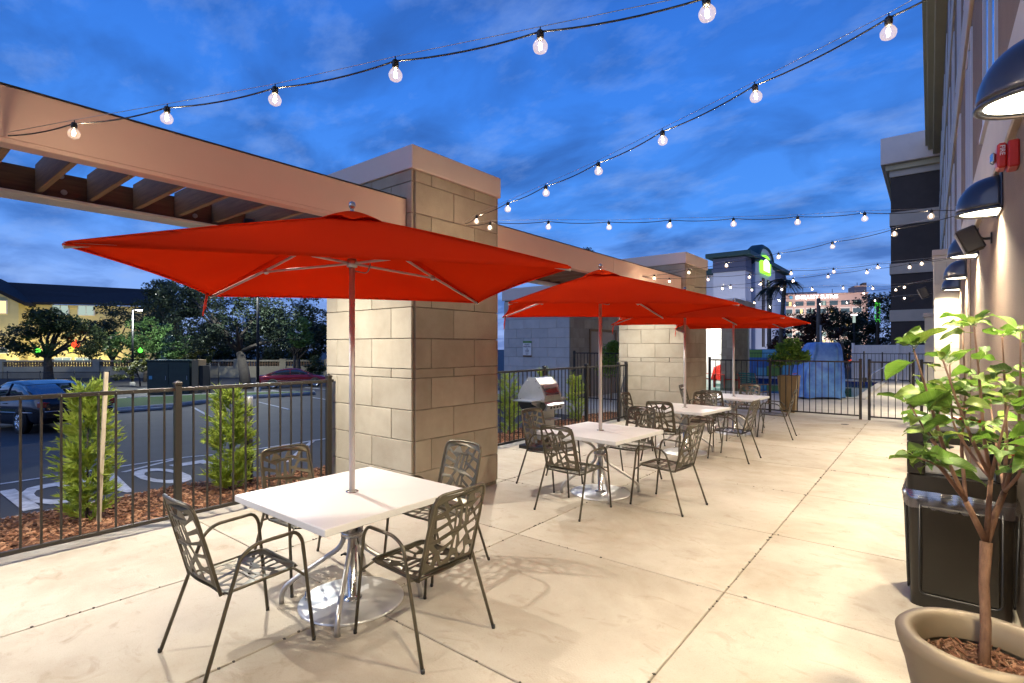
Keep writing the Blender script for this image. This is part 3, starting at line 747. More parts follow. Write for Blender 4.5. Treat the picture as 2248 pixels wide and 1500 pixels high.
# far wing, across the end of the terrace
w = MB(); w.box(-1.87, 14, YB + .21, 60, -0.24, 12.6); hpart('wing_wall', w, 'stucco_dark')
def wz(v): return atY(1960, v, YB)[2]
for v0, v1 in ((388, 360), (495, 466), (602, 579), (706, 681)):
    b = MB(); b.cbox(-1.93, 13.9, YB + .13, YB + 1, wz(v0), wz(v1), 0.01); hpart('wing_band', b, 'band_paint')
b = MB(); b.cbox(-2.35, 14.2, YB - .3, 60.3, 12.75, 14.35, 0.03); hpart('wing_cornice', b, 'cap_paint')
b = MB(); b.cbox(-2.12, 14.1, YB - .05, 60.1, 12.4, 12.748, 0.03); hpart('wing_cornice', b, 'soffit_paint')

# ================================================================== BLOCK BUILDING with the parking sign
GB = thing('block_building', 'low grey block building with taupe door behind the grill', 'building', (-10.7, 17, 0))
def gpart(name, mb, m): return mb.build(name, M_[m], GB, (10.7, -17, 0))
c = MB(); c.box(-12.08, -9.32, 14.72, 22, -.24, 3.42); gpart('core', c, 'mortar')
gz = [0.0] + [0.33 * k + 0.06 for k in range(1, 10)] + [3.36]
gv = bpy.data.objects.new('wall', None); COL.objects.link(gv); gv.parent = GB; gv.location = (10.7, -17, 0)
veneer(gv, 'x', -12.1, -9.3, 14.7, -1, 3.4, 'block_grey', zs=gz)
veneer(gv, 'y', 14.73, 22.0, -9.3, 1, 3.4, 'block', zs=gz, skip=lambda a, z: 16.0 < a < 17.9 and z < 2.3)
c = MB(); c.cbox(-12.16, -9.24, 14.64, 22.1, 3.402, 3.83, 0.01); gpart('fascia', c, 'cap_paint')
c = MB(); c.cbox(-9.33, -9.25, 15.95, 16.03, 0, 2.36, .004); c.cbox(-9.33, -9.25, 17.87, 17.95, 0, 2.36, .004); c.cbox(-9.33, -9.25, 16.03, 17.87, 2.28, 2.36, .004); gpart('door_frame', c, 'brown_trim')
c = MB(); c.cbox(-9.33, -9.28, 16.032, 17.868, 0.01, 2.278, .004); d_ = gpart('door', c, 'door_taupe')
c = MB(); c.cbox(-9.28, -9.265, 17.2, 17.5, 1.35, 1.62, .003); c.build('door_sign', M_['print_dark'], d_)
# wall sign
sg = thing('parking_sign', 'white guest parking sign with green top on grey block wall', 'sign', (-11.02, 14.66, 1.67))
MB().cbox(-.185, .185, -.008, .008, -.23, .20, .003).build('panel', M_['plate_white'], sg)
MB().cbox(-.185, .185, -.009, .008, .202, .27, .003).build('header', M_['mural_green'], sg)
MB().cbox(-.185, .185, -.009, .008, -.28, -.232, .003).build('footer', M_['brown_trim'], sg)
for s_, sz, zz_ in (('GUEST', .075, .145), ('PARKING', .075, .07), ('UP', .05, -.01), ('HOTEL', .05, -.06), ('GUEST', .05, -.11), ('ONLY', .045, -.185)):
    mobj('lettering', text_mesh('lettering', s_, sz, M_['print_dark'], .001, 0.001), sg, (0, -.0095, zz_), (R(90), 0, 0))

# ================================================================== POOL HOUSE: white lit wall, block end wall
ph_ = thing('pool_house', 'open pool house with bright white wall and door behind red chairs', 'building', (-8, 24, 0))
def ppart(name, mb, m): return mb.build(name, M_[m], ph_, (8, -24, 0))
yb = 25.2
xl, xr = atY(1540, 700, yb).x - 2.5, atY(1616, 700, yb).x
c = MB(); c.box(xl, xr + .5, yb, yb + .3, -.2, 3.3); ppart('back_wall', c, 'white_wall')
c = MB(); c.cbox(xr, xr + .5, yb - 2.2, yb - .002, -.2, 3.3, .01); e_ = ppart('core', c, 'mortar')
ev = bpy.data.objects.new('end_wall', None); COL.objects.link(ev); ev.parent = ph_; ev.location = (8, -24, 0)
veneer(ev, 'x', xr, xr + .5, yb - 2.2, -1, 3.3, 'block', zs=[0.0] + [0.33*k + .05 for k in range(1, 10)] + [3.3])
veneer(ev, 'y', yb - 2.17, yb - .01, xr + .5, 1, 3.3, 'block', zs=[0.0] + [0.33*k + .05 for k in range(1, 10)] + [3.3])
c = MB(); c.cbox(xl - .3, xr + .7, yb - 2.6, yb + .5, 3.302, 3.75, .01); ppart('roof', c, 'cap_paint')
dx = atY(1568, 700, yb).x; dx1 = atY(1603, 700, yb).x
c = MB(); c.cbox(dx - .06, dx1 + .06, yb - .04, yb - .002, 0, 2.16, .004); fr_ = ppart('door_frame', c, 'vinyl_white')
c = MB(); c.cbox(dx, dx1, yb - .06, yb - .042, 0.02, 2.1, .004); do_ = ppart('door', c, 'plate_white')
c = MB(); c.cbox((dx+dx1)/2 - .12, (dx+dx1)/2 + .12, yb - .068, yb - .061, 1.35, 1.42, .001); c.build('door_sign', M_['pole_grey'], do_)
c = MB(); c.cbox(dx + .28, dx + .36, yb - 2.45, yb - 2.37, 0, 3.3, .006); ppart('column', c, 'vinyl_white')
# soffit lamp under the pool house roof (the photo shows this bay brightly lit)
sl = MB(); sl.lathe([(0.0, 0), (.09, 0), (.10, .02), (.10, .03)], 16); so = sl.build('soffit_lamp', M_['sconce_glow'], ph_, (dx + 8 + .3, yb - 1.3 - 24, 3.268))
ld = bpy.data.lights.new('soffit_light', 'AREA'); ld.shape = 'DISK'; ld.size = .2; ld.energy = 170; ld.color = (1, .95, .86)
lo = bpy.data.objects.new('soffit_light', ld); COL.objects.link(lo); lo.parent = so; lo.location = (0, 0, -.012)
# ================================================================== CHAIRS: tube frame with cut sheet-metal seat and back
BACK_HOLES = [
 [(-.18,.93),(.28,.90),(.12,.70),(-.02,.70)], [(-.62,.88),(-.30,.92),(-.22,.78),(-.50,.70)], [(-.92,.80),(-.72,.84),(-.60,.62),(-.90,.55)], [(.42,.90),(.82,.84),(.60,.66)],
 [(.90,.74),(.92,.52),(.42,.34),(.38,.48)], [(.90,.38),(.92,.20),(.46,.08),(.42,.24)], [(.04,.58),(.14,.62),(.24,.14),(.14,.02)], [(-.17,.60),(-.06,.56),(-.02,.10),(-.11,.08)], [(.26,.58),(.35,.50),(.31,.22)],
 [(-.52,.56),(-.27,.66),(-.21,.38),(-.36,.34)], [(-.91,.42),(-.62,.50),(-.44,.30),(-.87,.16)], [(-.88,.04),(-.42,.20),(-.27,.02),(-.80,-.14)], [(-.34,.24),(-.21,.27),(-.17,.02)],
 [(.36,.00),(.90,.08),(.88,-.16),(.50,-.20)], [(.06,-.10),(.24,-.03),(.42,-.24),(.20,-.44)], [(-.80,-.26),(-.24,-.10),(-.14,-.24),(-.62,-.46)], [(-.05,-.14),(.01,-.18),(.06,-.56),(-.08,-.50)],
 [(.52,-.29),(.88,-.27),(.88,-.56),(.62,-.50)], [(-.91,-.36),(-.70,-.52),(-.76,-.82),(-.92,-.72)], [(-.54,-.54),(-.16,-.36),(-.18,-.68),(-.42,-.82)], [(.14,-.56),(.34,-.40),(.46,-.70),(.26,-.88)], [(.54,-.62),(.86,-.68),(.80,-.90),(.56,-.88)], [(-.10,-.72),(.08,-.70),(.13,-.91),(-.13,-.91)], [(-.64,-.92),(-.58,-.72),(-.48,-.92)], [(.62,.0),(.62,.0)][:0]]
def sheet_panel(W, H, holes, mapf, name, mt, flip=1, thick=.0026):
    """cut sheet: outline with real leaf-shaped holes, bent to the seat or back surface"""
    cu = bpy.data.curves.new(name, 'CURVE'); cu.dimensions = '2D'; cu.fill_mode = 'BOTH'; cu.extrude = thick/2
    def spl(pts):
        sp_ = cu.splines.new('POLY'); sp_.points.add(len(pts) - 1); sp_.use_cyclic_u = True
        for q, p in zip(sp_.points, pts): q.co = (p[0], p[1], 0, 1)
    nx = 8
    spl([(-W/2 + W*i/nx, -H/2) for i in range(nx)] + [(W/2, -H/2 + H*i/nx) for i in range(nx)] + [(W/2 - W*i/nx, H/2) for i in range(nx)] + [(-W/2, H/2 - H*i/nx) for i in range(nx)])
    for h in holes:
        if len(h) < 3: continue
        P_ = [(flip*x*W*.5*.97, y*H*.5*.97) for x, y in h]; k_ = len(P_); out = []
        for k in range(k_):
            a, b, d = P_[k-1], P_[k], P_[(k+1) % k_]
            for t_ in (.2, .07): out.append((b[0]+(a[0]-b[0])*t_, b[1]+(a[1]-b[1])*t_))
            for t_ in (.07, .2): out.append((b[0]+(d[0]-b[0])*t_, b[1]+(d[1]-b[1])*t_))
        spl(out)
    o = bpy.data.objects.new(name, cu); COL.objects.link(o); dg_ = bpy.context.evaluated_depsgraph_get()
    me = bpy.data.meshes.new_from_object(o.evaluated_get(dg_)); bpy.data.objects.remove(o); bpy.data.curves.remove(cu)
    for v in me.vertices:
        p, n_ = mapf(v.co.x, v.co.y); v.co = p + n_*v.co.z
    me.name = name; me.materials.clear(); me.materials.append(mt); return me
TR = 0.0095
def seat_pt(x, y):      # local seat surface, y forward
    dz = -0.012 * (1 - (x/0.21)**2) - 0.018 * (0.5 - y/0.42) 
    return Vector((x, y + 0.035, 0.435 + dz))
BK0 = Vector((0, -0.185, 0.425)); BK1 = Vector((0, -0.315, 0.905))
def back_pt(x, h):      # h along the back 0..1
    p = BK0.lerp(BK1, h); return Vector((x * (1 - 0.04*h), p.y - 0.030 * (1 - (x/0.21)**2), p.z))
def chair_proto():
    t = thing('patio_chair', '', 'chair')
    m = M_['chair_metal']
    mobj('seat', sheet_panel(0.41, 0.41, [[(y*.96, x*.98) for x, y in h] for h in BACK_HOLES], lambda x, y: (seat_pt(x, y), Vector((0, 0, 1))), 'seat', m, -1), t)
    bn = Vector((0, (BK1-BK0).z, -(BK1-BK0).y)).normalized()
    mobj('backrest', sheet_panel(0.415, 0.46, BACK_HOLES, lambda x, y: (back_pt(x, 0.52 + y/(BK1-BK0).length), bn), 'backrest', m), t)
    # seat loop and back loop
    n = 10
    loop = [Vector((-.205, -.17, .425))] + [seat_pt(-.205, y) for y in (-.1, .05, .17)] 
    front = [seat_pt(-.205, .19), seat_pt(-.12, .225), seat_pt(.12, .225), seat_pt(.205, .19)]
    loop = [seat_pt(-.205, -.205), seat_pt(-.208, 0)] + fillet([seat_pt(-.208, .10), seat_pt(-.205, .205), seat_pt(.205, .205), seat_pt(.208, .10)], .06, 5) + [seat_pt(.208, 0), seat_pt(.205, -.205)]
    MB().tube(fillet(loop + [loop[0]], .02, 2), TR * .9, 8).build('seat_frame', m, t)
    bl = fillet([back_pt(-.205, -.02), back_pt(-.21, .5), back_pt(-.205, 1.0), back_pt(-.07, 1.012), back_pt(.07, 1.012), back_pt(.205, 1.0), back_pt(.21, .5), back_pt(.205, -.02)], .065, 5)
    MB().tube(bl, TR, 8).build('back_frame', m, t)
    for s in (-1, 1):
        arm = fillet([(s*.283, -.305, .0), (s*.243, -.10, .60), (s*.252, -.03, .648), (s*.258, .20, .655), (s*.262, .235, .60), (s*.275, .30, .0)], .07, 6)
        MB().tube(arm, TR * 1.08, 8).build('arm_and_legs', m, t)
        MB().tube([(s*.208, -.165, .425), (s*.258, -.155, .428)], TR*.8, 6).build('bracket', m, t)
        MB().tube([(s*.206, .205, .436), (s*.267, .262, .38)], TR*.8, 6).build('bracket', m, t)
        for yy, xx in ((-.305, .283), (.30, .275)): MB().lathe([(.011, -.0), (.0118, .006), (.0105, .022), (0, .023)], 8, (s*xx, yy, 0)).build('foot_cap', M_['black_plastic'], t)
    return t
proto = chair_proto(); used = [False]
def put_chair(x, y, face, label):
    """face: heading angle the sitter looks to (0=+Y, 90=-X, 180=-Y, -90=+X), degrees"""
    o = proto if not used[0] else copy_tree(proto); used[0] = True
    o.location = (x, y, 0); o.rotation_euler = (0, 0, R(face)); o['label'] = label; o['group'] = 'perforated metal patio chairs around the tables'
    return o
TB = [(-3.05, 2.09), (-3.03, 5.46), (-3.12, 8.42), (-3.08, 10.98)]
TN = ['the table closest to the staked shrub', 'the table beside the grill', 'the third table along the patio', 'the table next to the pool fence']
jit = random.Random(21)
offs = [
    [(-3.08, 1.365, 0), (-2.375, 2.13, 90), (-3.70, 2.13, -90), (-3.05, 2.86, 180)],
    [(-2.95, 4.74, -3), (-2.22, 5.50, 84), (-3.72, 5.42, -96), (-3.02, 6.22, 176)],
    [(-3.14, 7.70, 3), (-2.36, 8.44, 87), (-3.88, 8.45, -88), (-3.12, 9.18, 185)],
    [(-3.16, 10.22, -4), (-2.30, 11.02, 94), (-3.80, 10.95, -87), (-3.05, 11.75, 178)],
]
for ti, tn in enumerate(TN):
    lab = ['perforated metal chair at %s with its back to the camera side, facing the gate' % tn, 'perforated metal chair at %s on the hotel wall side' % tn, 'perforated metal chair at %s on the fence side' % tn, 'perforated metal chair at %s, facing away from the gate' % tn]
    lab[0] = 'perforated metal chair at %s, facing the pool gate' % tn
    for (x, y, a), l in zip(offs[ti], lab): put_chair(x, y, a, l)

# ================================================================== TABLES
def table_proto():
    t = thing('patio_table', '', 'table'); h = 0.73; s = 0.533
    tt = MB().cbox(-s, s, -s, s, h - .042, h, 0.004).build('tabletop', M_['laminate'], t)
    MB().lathe([(.030, .001), (.042, .001), (.042, .004), (.03, .004)], 24, (0, 0, h)).build('umbrella_ring', M_['chrome'], t)
    for k in range(4):
        a = R(45 + 90*k); c, s_ = math.cos(a), math.sin(a)
        pr = [(.40, .685), (.30, .665), (.095, .56), (.055, .50), (.052, .41), (.085, .35), (.36, .17), (.435, .11), (.455, .06), (.455, .0)]
        MB().tube(fillet([(r*c, r*s_, z) for r, z in pr], .05, 3), .0165, 10).build('leg', M_['alu'], t)
    MB().lathe([(.062, -.02), (.072, -.02), (.072, .02), (.062, .02)], 20, (0, 0, .455)).build('collar', M_['chrome'], t)
    MB().cbox(-.32, .32, -.02, .02, .672, .686, .003).cbox(-.02, .02, -.32, .32, .658, .671, .003).build('top_bracket', M_['alu'], t)
    return t
tp = table_proto()
for i, (x, y) in enumerate(TB):
    o = tp if i == 0 else copy_tree(tp)
    o.location = (x, y, 0); o.rotation_euler.z = R((0, -4, -6, -2)[i]); o['group'] = 'square white patio tables'
    o['label'] = ['square white table closest to the staked shrub and planting bed', 'square white table beside the stainless grill', 'square white table third along the row of red umbrellas', 'square white table next to the pool fence'][i]
# umbrella bases
def base_proto():
    t = thing('umbrella_base', '', 'umbrella base')
    MB().lathe([(0, .014), (.335, .014), (.342, .008), (.342, .0)], 64).build('plate', M_['steel_plate'], t)
    MB().lathe([(.028, .0145), (.065, .0145), (.065, .02), (.034, .03), (.030, .034), (.030, .36), (.026, .36)], 20).build('sleeve', M_['chrome'], t)
    MB().tube([(.03, 0, .30), (.07, 0, .30)], .007, 8).tube([(.07, -.022, .30), (.07, .022, .30)], .006, 8).build('knob', M_['black_plastic'], t)
    MB().tube(fillet([(.27, .13, .012), (.27, .13, .035), (.33, .06, .035), (.33, .06, .012)], .02, 4), .006, 8).build('handle', M_['chrome'], t)
    return t
bp_ = base_proto()
for i, (x, y) in enumerate(TB):
    o = bp_ if i == 0 else copy_tree(bp_)
    o.location = (x, y, 0.0); o.rotation_euler.z = R((200, 35, 120, 80)[i]); o['group'] = 'round steel umbrella bases'
    o['label'] = 'round polished steel umbrella base plate under ' + ['the table closest to the staked shrub', 'the table beside the grill', 'the third table along', 'the table next to the pool fence'][i]

# ================================================================== UMBRELLAS
def umbrella_proto(seed):
    t = thing('patio_umbrella', '', 'umbrella'); rr = random.Random(seed)
    S = 1.12; ZE = 2.128; ZA = 2.585
    apex = Vector((0, 0, ZA)); cor = [Vector((sx*S, sy*S, ZE)) for sx, sy in ((-1,-1),(1,-1),(1,1),(-1,1))]
    cn = MB(); NS, NT = 16, 12
    for k in range(4):
        a, b = cor[k], cor[(k+1) % 4]; mid = (a + b) / 2; inn = Vector((-mid.x, -mid.y, 0)).normalized()
        def fn(u, v, a=a, b=b, inn=inn):
            s = u*2 - 1; e = a.lerp(b, u) + inn * 0.035 * (1 - s*s) + Vector((0, 0, 0.008 * (1 - s*s)))
            t0 = 0.055 + v * (1 - 0.055)
            p = apex.lerp(e, t0)
            p.z += -0.055 * (1 - abs(s)**1.6) * math.sin(math.pi * t0) * t0 + 0.012*math.sin(math.pi*t0)
            p.z += (0.011 * mnoise.noise((p.x*3.2, p.y*3.2, seed)) + .004*math.sin(s*9 + 5*t0)*abs(s)) * t0 * (1 - t0*.6)
            return p
        cn.grid(fn, NS, NT)
    co = cn.build('canopy', M_['fabric_red'], t)
    md = co.modifiers.new('weave', 'SOLIDIFY'); md.thickness = 0.0025; md.offset = -1
    # hem along the four edges
    hm = MB()
    for k in range(4):
        a, b = cor[k], cor[(k+1) % 4]; mid = (a + b)/2; inn = Vector((-mid.x, -mid.y, 0)).normalized()
        hm.tube([a.lerp(b, i/16) + inn * 0.035 * (1 - (i/8-1)**2) + Vector((0, 0, 0.008 * (1 - (i/8-1)**2) - .004)) for i in range(17)], .006, 6)
    hm.build('hem', M_['fabric_red'], co)
    sm2 = MB()
    for k in range(4):
        c = cor[k]; pts_ = []
        for q in range(10):
            t0 = .12 + .87*q/9; p = apex.lerp(c, t0); p.z += .012*math.sin(math.pi*t0) + .004; pts_.append(p)
        MB().tube(pts_, .0055, 5, flat=1.5).build('seam', M_['fabric_red'], co)
    # vent flap on top, a little ruffled
    vc = MB()
    for k in range(4):
        a = R(45 + 90*k - 180); b = a + R(90)
        def fv(u, v, a=a, b=b):
            an = a + (b - a)*u; sq = 1 / max(abs(math.cos(an)), abs(math.sin(an))); r_ = (0.03 + v*0.165) * min(sq, 1.32)
            return Vector((r_*math.cos(an), r_*math.sin(an), ZA + .028 - .062*v - .018*v*v + .012*v*math.sin(an*7 + seed)))
        vc.grid(fv, 10, 5)
    vo = vc.build('vent_flap', M_['fabric_red'], t); md = vo.modifiers.new('weave', 'SOLIDIFY'); md.thickness = 0.003
    MB().tube([(0, 0, 0.03), (0, 0, 2.56)], .0195, 16).build('pole', M_['pole_silver'], t)
    MB().lathe([(.02, 2.24), (.034, 2.245), (.036, 2.285), (.028, 2.30), (.02, 2.30)], 18).build('slider', M_['steel'], t)
    MB().lathe([(.02, 2.50), (.045, 2.505), (.045, 2.54), (.02, 2.545)], 18).build('hub', M_['steel'], t)
    fi = MB(); fi.lathe([(.03, 2.60), (.03, 2.615), (.012, 2.62), (.010, 2.635), (.020, 2.648), (.024, 2.664), (.018, 2.682), (.0, 2.69)], 16); fi.build('finial', M_['chrome'], t)
    for k in range(4):
        c = cor[k]; h = Vector((0, 0, 2.53)); d = (c - h)
        e = c + Vector((0, 0, -.012))
        n0 = h + d * .03; MB().tube([n0, n0.lerp(e, .5) + Vector((0, 0, -.012)), e], .0105, 8, flat=.7).build('rib', M_['white_paint'], t)
        q = h.lerp(e, .56) + Vector((0, 0, -.022)); sl = Vector((c.x, c.y, 0)).normalized() * .03 + Vector((0, 0, 2.27))
        st = MB().tube([sl, q], .0085, 8).build('strut', M_['white_paint'], t)
        MB().ball(q, .022, 10, 6).build('joint', M_['steel'], st)
    for dx, L in ((.0, .13), (.03, .18)):
        MB().tube([(-S + .03, S - .20 - dx, ZE + .0), (-S + .02, S - .21 - dx*1.5, ZE - L*.5), (-S + .01, S - .20 - dx*2.2, ZE - L)], .007, 6, flat=.35).build('strap', M_['strap_red'], t)
    cr = MB(); cr.tube(fillet([(.02, 0, 2.22), (.10, -.03, 2.20), (.12, -.04, 2.27)], .03, 4), .004, 6); cr.build('pull_cord', M_['pole_grey'], t)
    return t
UR = [55, 41, 31, 22]
ulab = ['open red square umbrella at the table closest to the staked shrub', 'open red square umbrella at the table beside the grill', 'open red square umbrella third along, by the far stone pillar', 'open red square umbrella over the table next to the pool fence']
up = umbrella_proto(3)
for i, (x, y) in enumerate(TB):
    o = up if i == 0 else copy_tree(up)
    o.location = (x, y, 0.0); o.rotation_euler.z = R(UR[i]); o['label'] = ulab[i]; o['group'] = 'red umbrellas over the patio tables'
# ================================================================== WALL LAMPS (half-dome down lights)
def sconce_proto():
    t = thing('wall_lamp', '', 'wall lamp')
    # half dome: quarter-ellipsoid against the wall (wall at x=0, sticks out to -x)
    D_, W_, H_ = 0.27, 0.19, 0.27
    h = MB()
    def fn(u, v):
        a = -math.pi/2 + math.pi*u; e = v * math.pi/2          # a across, e up
        ce = math.cos(e)**0.75
        return Vector((-D_*math.cos(a)*ce - .0, W_*math.sin(a)*ce, H_*math.sin(e)))
    h.grid(fn, 28, 12)
    ho = h.build('housing', M_['lamp_blue'], t); md = ho.modifiers.new('shell', 'SOLIDIFY'); md.thickness = .006; md.offset = -1
    rim = MB(); rim.tube([(-(D_+.004)*math.cos(a), (W_+.004)*math.sin(a), -.008) for a in [(-90 + 180*i/28)*math.pi/180 for i in range(29)]], .011, 8)
    rim.tube([(-(D_+.002)*math.cos(a), (W_+.002)*math.sin(a), .022) for a in [(-90 + 180*i/28)*math.pi/180 for i in range(29)]], .005, 8)
    rim.build('rim', M_['lamp_blue'], t)
    MB().cbox(-.012, .0, -W_-.012, W_+.012, -.03, H_+.01, .004).build('back_plate', M_['lamp_blue'], t)
    ln = MB(); n = 20; pts = [(-(D_-.03)*math.cos(a)*1.0 - .008, (W_-.03)*math.sin(a), -.006) for a in [(-90 + 180*i/n)*math.pi/180 for i in range(n+1)]]
    ln.add(pts, [tuple(range(n+1))]); lo_ = ln.build('lens', M_['sconce_glow'], t)
    return t
sp = sconce_proto()
LY = [3.28, 5.72, 8.30, 11.35, 14.95 - 2.0]
LY = [3.26, 5.70, 8.25, 11.3, 12.95]
LY = [0.75, 3.24, 5.70, 8.25, 11.35, 12.9]
LY = [-1.8, 0.75, 3.24, 5.70, 8.25, 10.75, 12.85, 17.0, 23.0, 28.5]
llab = ['blue half-dome wall lamp on the hotel wall, second one before the fire alarm', 'blue half-dome wall lamp on the hotel wall, two lamps before the one over the speaker', 'blue half-dome wall lamp on the hotel wall just before the red fire alarm', 'blue half-dome wall lamp directly above the black wall speaker', 'blue half-dome wall lamp just past the black wall speaker', 'blue half-dome wall lamp second from the pale block pilaster', 'blue half-dome wall lamp closest to the pale block pilaster', 'blue half-dome wall lamp just past the gate behind the pilaster', 'blue half-dome wall lamp beside the swimming pool', 'blue half-dome wall lamp at the far end of the pool']
for i, y in enumerate(LY):
    o = sp if i == 0 else copy_tree(sp)
    o.location = (XW - .002, y, 2.80); o['label'] = llab[i]; o['group'] = 'blue half-dome lamps on the hotel wall'
    ld = bpy.data.lights.new('lamp_light', 'AREA'); ld.shape = 'DISK'; ld.size = .24; ld.energy = (22 if i == 6 else 38 if i < 6 else 80); ld.color = (1.0, .86, .63); ld.spread = R(140)
    lo = bpy.data.objects.new('lamp_light', ld); COL.objects.link(lo); lo.parent = o; lo.location = (-.13, 0, -.022); lo.rotation_euler = (0, R(6), 0)

# ================================================================== STRING LIGHTS
def bulb_meshes():
    g_ = MB(); g_.lathe([(.012, -.030), (.016, -.036), (.026, -.047), (.034, -.062), (.034, -.074), (.028, -.089), (.015, -.097), (0, -.100)], 16)
    s = MB(); s.lathe([(0, .006), (.011, .006), (.016, .0), (.0175, -.012), (.0165, -.028), (.013, -.036), (0, -.036)], 12); s.tube([(0, 0, .004), (0, 0, .022)], .003, 6)
    f = MB(); f.lathe([(0, -.048), (.007, -.054), (.0085, -.064), (.0045, -.074), (0, -.078)], 6)
    return g_.mesh('bulb', M_['bulb_glass']), s.mesh('socket', M_['black_plastic']), f.mesh('filament', M_['filament'])
BG, BS, BF = bulb_meshes()
def string_light(label, bulbs, a, b):
    """bulbs: list of glass-centre points; a, b: anchors"""
    t = thing('string_light', label, 'string light', a, 0, 'strings of clear bulbs over the patio')
    A = Vector(a); hooks = [Vector(p) + Vector((0, 0, .066)) for p in bulbs]
    pts = [Vector(a)] + hooks + [Vector(b)]
    cable = []
    for p, q in zip(pts, pts[1:]):
        n = 8; L = (q - p).length
        for i in range(n):
            u = i / n; cable.append(p.lerp(q, u) + Vector((0, 0, -.055*L*4*u*(1-u)*.5)))
    cable.append(pts[-1])
    MB().tube([p - A for p in cable], .0038, 6).build('cable', M_['black_plastic'], t)
    wire = [p + Vector((0, 0, .020)) for p in pts]
    MB().tube([p - A for p in wire], .0016, 5).build('steel_wire', M_['alu'], t)
    for hk in hooks:
        tilt = (rnd.uniform(-.10, .10), rnd.uniform(-.10, .10), rnd.uniform(0, 6))
        bo = mobj('bulb', BG, t, hk - A, tilt, (.88, .88, .88))
        mobj('socket', BS, bo); mobj('filament', BF, bo)
    return t
def bz(pts, z): return [atZ(u, v, z) for u, v in pts]
s1 = bz([(163,297),(367,264),(604,223),(868,167),(1186,106),(1550,36)], 2.90)
st1 = s1[0] + (s1[0]-s1[1]); d1 = (s1[-1]-s1[-2]); s1 += [s1[-1] + d1*1.0]
string_light('string of clear bulbs crossing above the table closest to the staked shrub', s1, s1[0] + (s1[0]-s1[1])*.80 + Vector((0,0,.06)), s1[-1] + d1*.75 + Vector((0, 0, .12)))
s2 = bz([(1047,488),(1115,461),(1198,426),(1313,378),(1454,312),(1657,216),(1951,75)], 2.99)
pa = Vector((-4.205, 4.40, 3.14))
string_light('string of clear bulbs from the grill-side pillar to the wall by the fire alarm', s2, pa, s2[-1] + (s2[-1]-s2[-2])*.93 + Vector((0, 0, .10)))
s3 = bz([(1076,502),(1204,500),(1336,501),(1471,497),(1610,494),(1751,490),(1898,482),(2045,477)], 2.99)
string_light('level string of clear bulbs from the grill-side pillar to the speaker lamp', s3, pa + Vector((0, .02, -.02)), s3[-1] + (s3[-1]-s3[-2])*.72 + Vector((0, 0, .08)))
bm2 = Vector((-4.30, 9.35, 3.06))
s4 = bz([(1436,612),(1512,600),(1594,585),(1709,566),(1827,543),(1963,516)], 2.99)
string_light('string of clear bulbs rising from the pergola beam to the wall speaker', s4, bm2, s4[-1] + (s4[-1]-s4[-2])*1.1 + Vector((0, 0, .10)))
s5 = bz([(1469,619),(1555,615),(1645,610),(1737,602),(1829.6,598),(1926.7,588.6),(2024,580.5)], 2.99)
string_light('string of clear bulbs from the pergola beam straight across to the hotel wall', s5, bm2 + Vector((0, .05, 0)), s5[-1] + (s5[-1]-s5[-2])*.9 + Vector((0, 0, .08)))
p2a = Vector((-4.205, 12.0, 3.08))
s6 = bz([(1586,635),(1650,638),(1716,637),(1783,636.5),(1850.7,634),(1916,634.7),(1985,632)], 2.99)
string_light('level string of clear bulbs from the far stone pillar toward the pilaster', s6, p2a, Vector((.05, 14.2, 3.10)))
s7 = bz([(1604,632),(1669.7,625),(1741,618),(1818,609),(1903,599.8),(1997.6,588)], 2.99)
string_light('string of clear bulbs rising from the far stone pillar to the hotel wall', s7, p2a + Vector((0, -.05, 0)), s7[-1] + (s7[-1]-s7[-2])*1.1 + Vector((0, 0, .08)))
s8 = bz([(1656,665.6),(1710,661),(1769,657),(1830,652),(1896,645),(1967,638)], 2.99)
string_light('string of clear bulbs just beyond the gate, ending at the pilaster top', s8, Vector((-4.7, 12.84, 3.1)), Vector((.07, 14.3, 3.16)))
s9 = bz([(1690,675),(1744,672),(1800.7,669),(1859.5,665.5),(1921.4,661),(1985.5,656)], 2.99)
string_light('lowest string of clear bulbs over the pool terrace, ending at the pilaster speaker', s9, s9[0] + (s9[0]-s9[1])*6, Vector((XW, 17.0, 3.08)))
# ================================================================== PERGOLA DOWN LIGHTS (small cans under the rafters)
dm = MB(); dm.lathe([(.045, -.10), (.052, -.10), (.052, .0), (0, .0)], 20)
dl_me = dm.mesh('can', M_['black_plastic']); dg = MB(); dg.lathe([(0, -.085), (.044, -.085)], 20); dg_me = dg.mesh('lens', M_['sconce_glow'])
for (x, y, e, lb) in ((-5.2, -0.6, 108, 'small can downlight under the pergola at the far end of the planting bed'), (-5.2, 2.4, 100, 'small can downlight under the pergola next to the grill-side pillar'), (-5.2, 6.3, 85, 'small can downlight under the pergola above the grill'), (-5.2, 10.2, 75, 'small can downlight under the pergola next to the far pillar')):
    t = thing('downlight', lb, 'downlight', (x, y, 2.952), 0, 'downlights under the pergola rafters')
    mobj('can', dl_me, t); mobj('lens', dg_me, t)
    ld = bpy.data.lights.new('lamp_light', 'AREA'); ld.shape = 'DISK'; ld.size = .085; ld.energy = e; ld.color = (1.0, .93, .80); ld.spread = R(160)
    lo = bpy.data.objects.new('lamp_light', ld); COL.objects.link(lo); lo.parent = t; lo.location = (0, 0, -.104); lo.rotation_euler = (0, R(-4), 0)

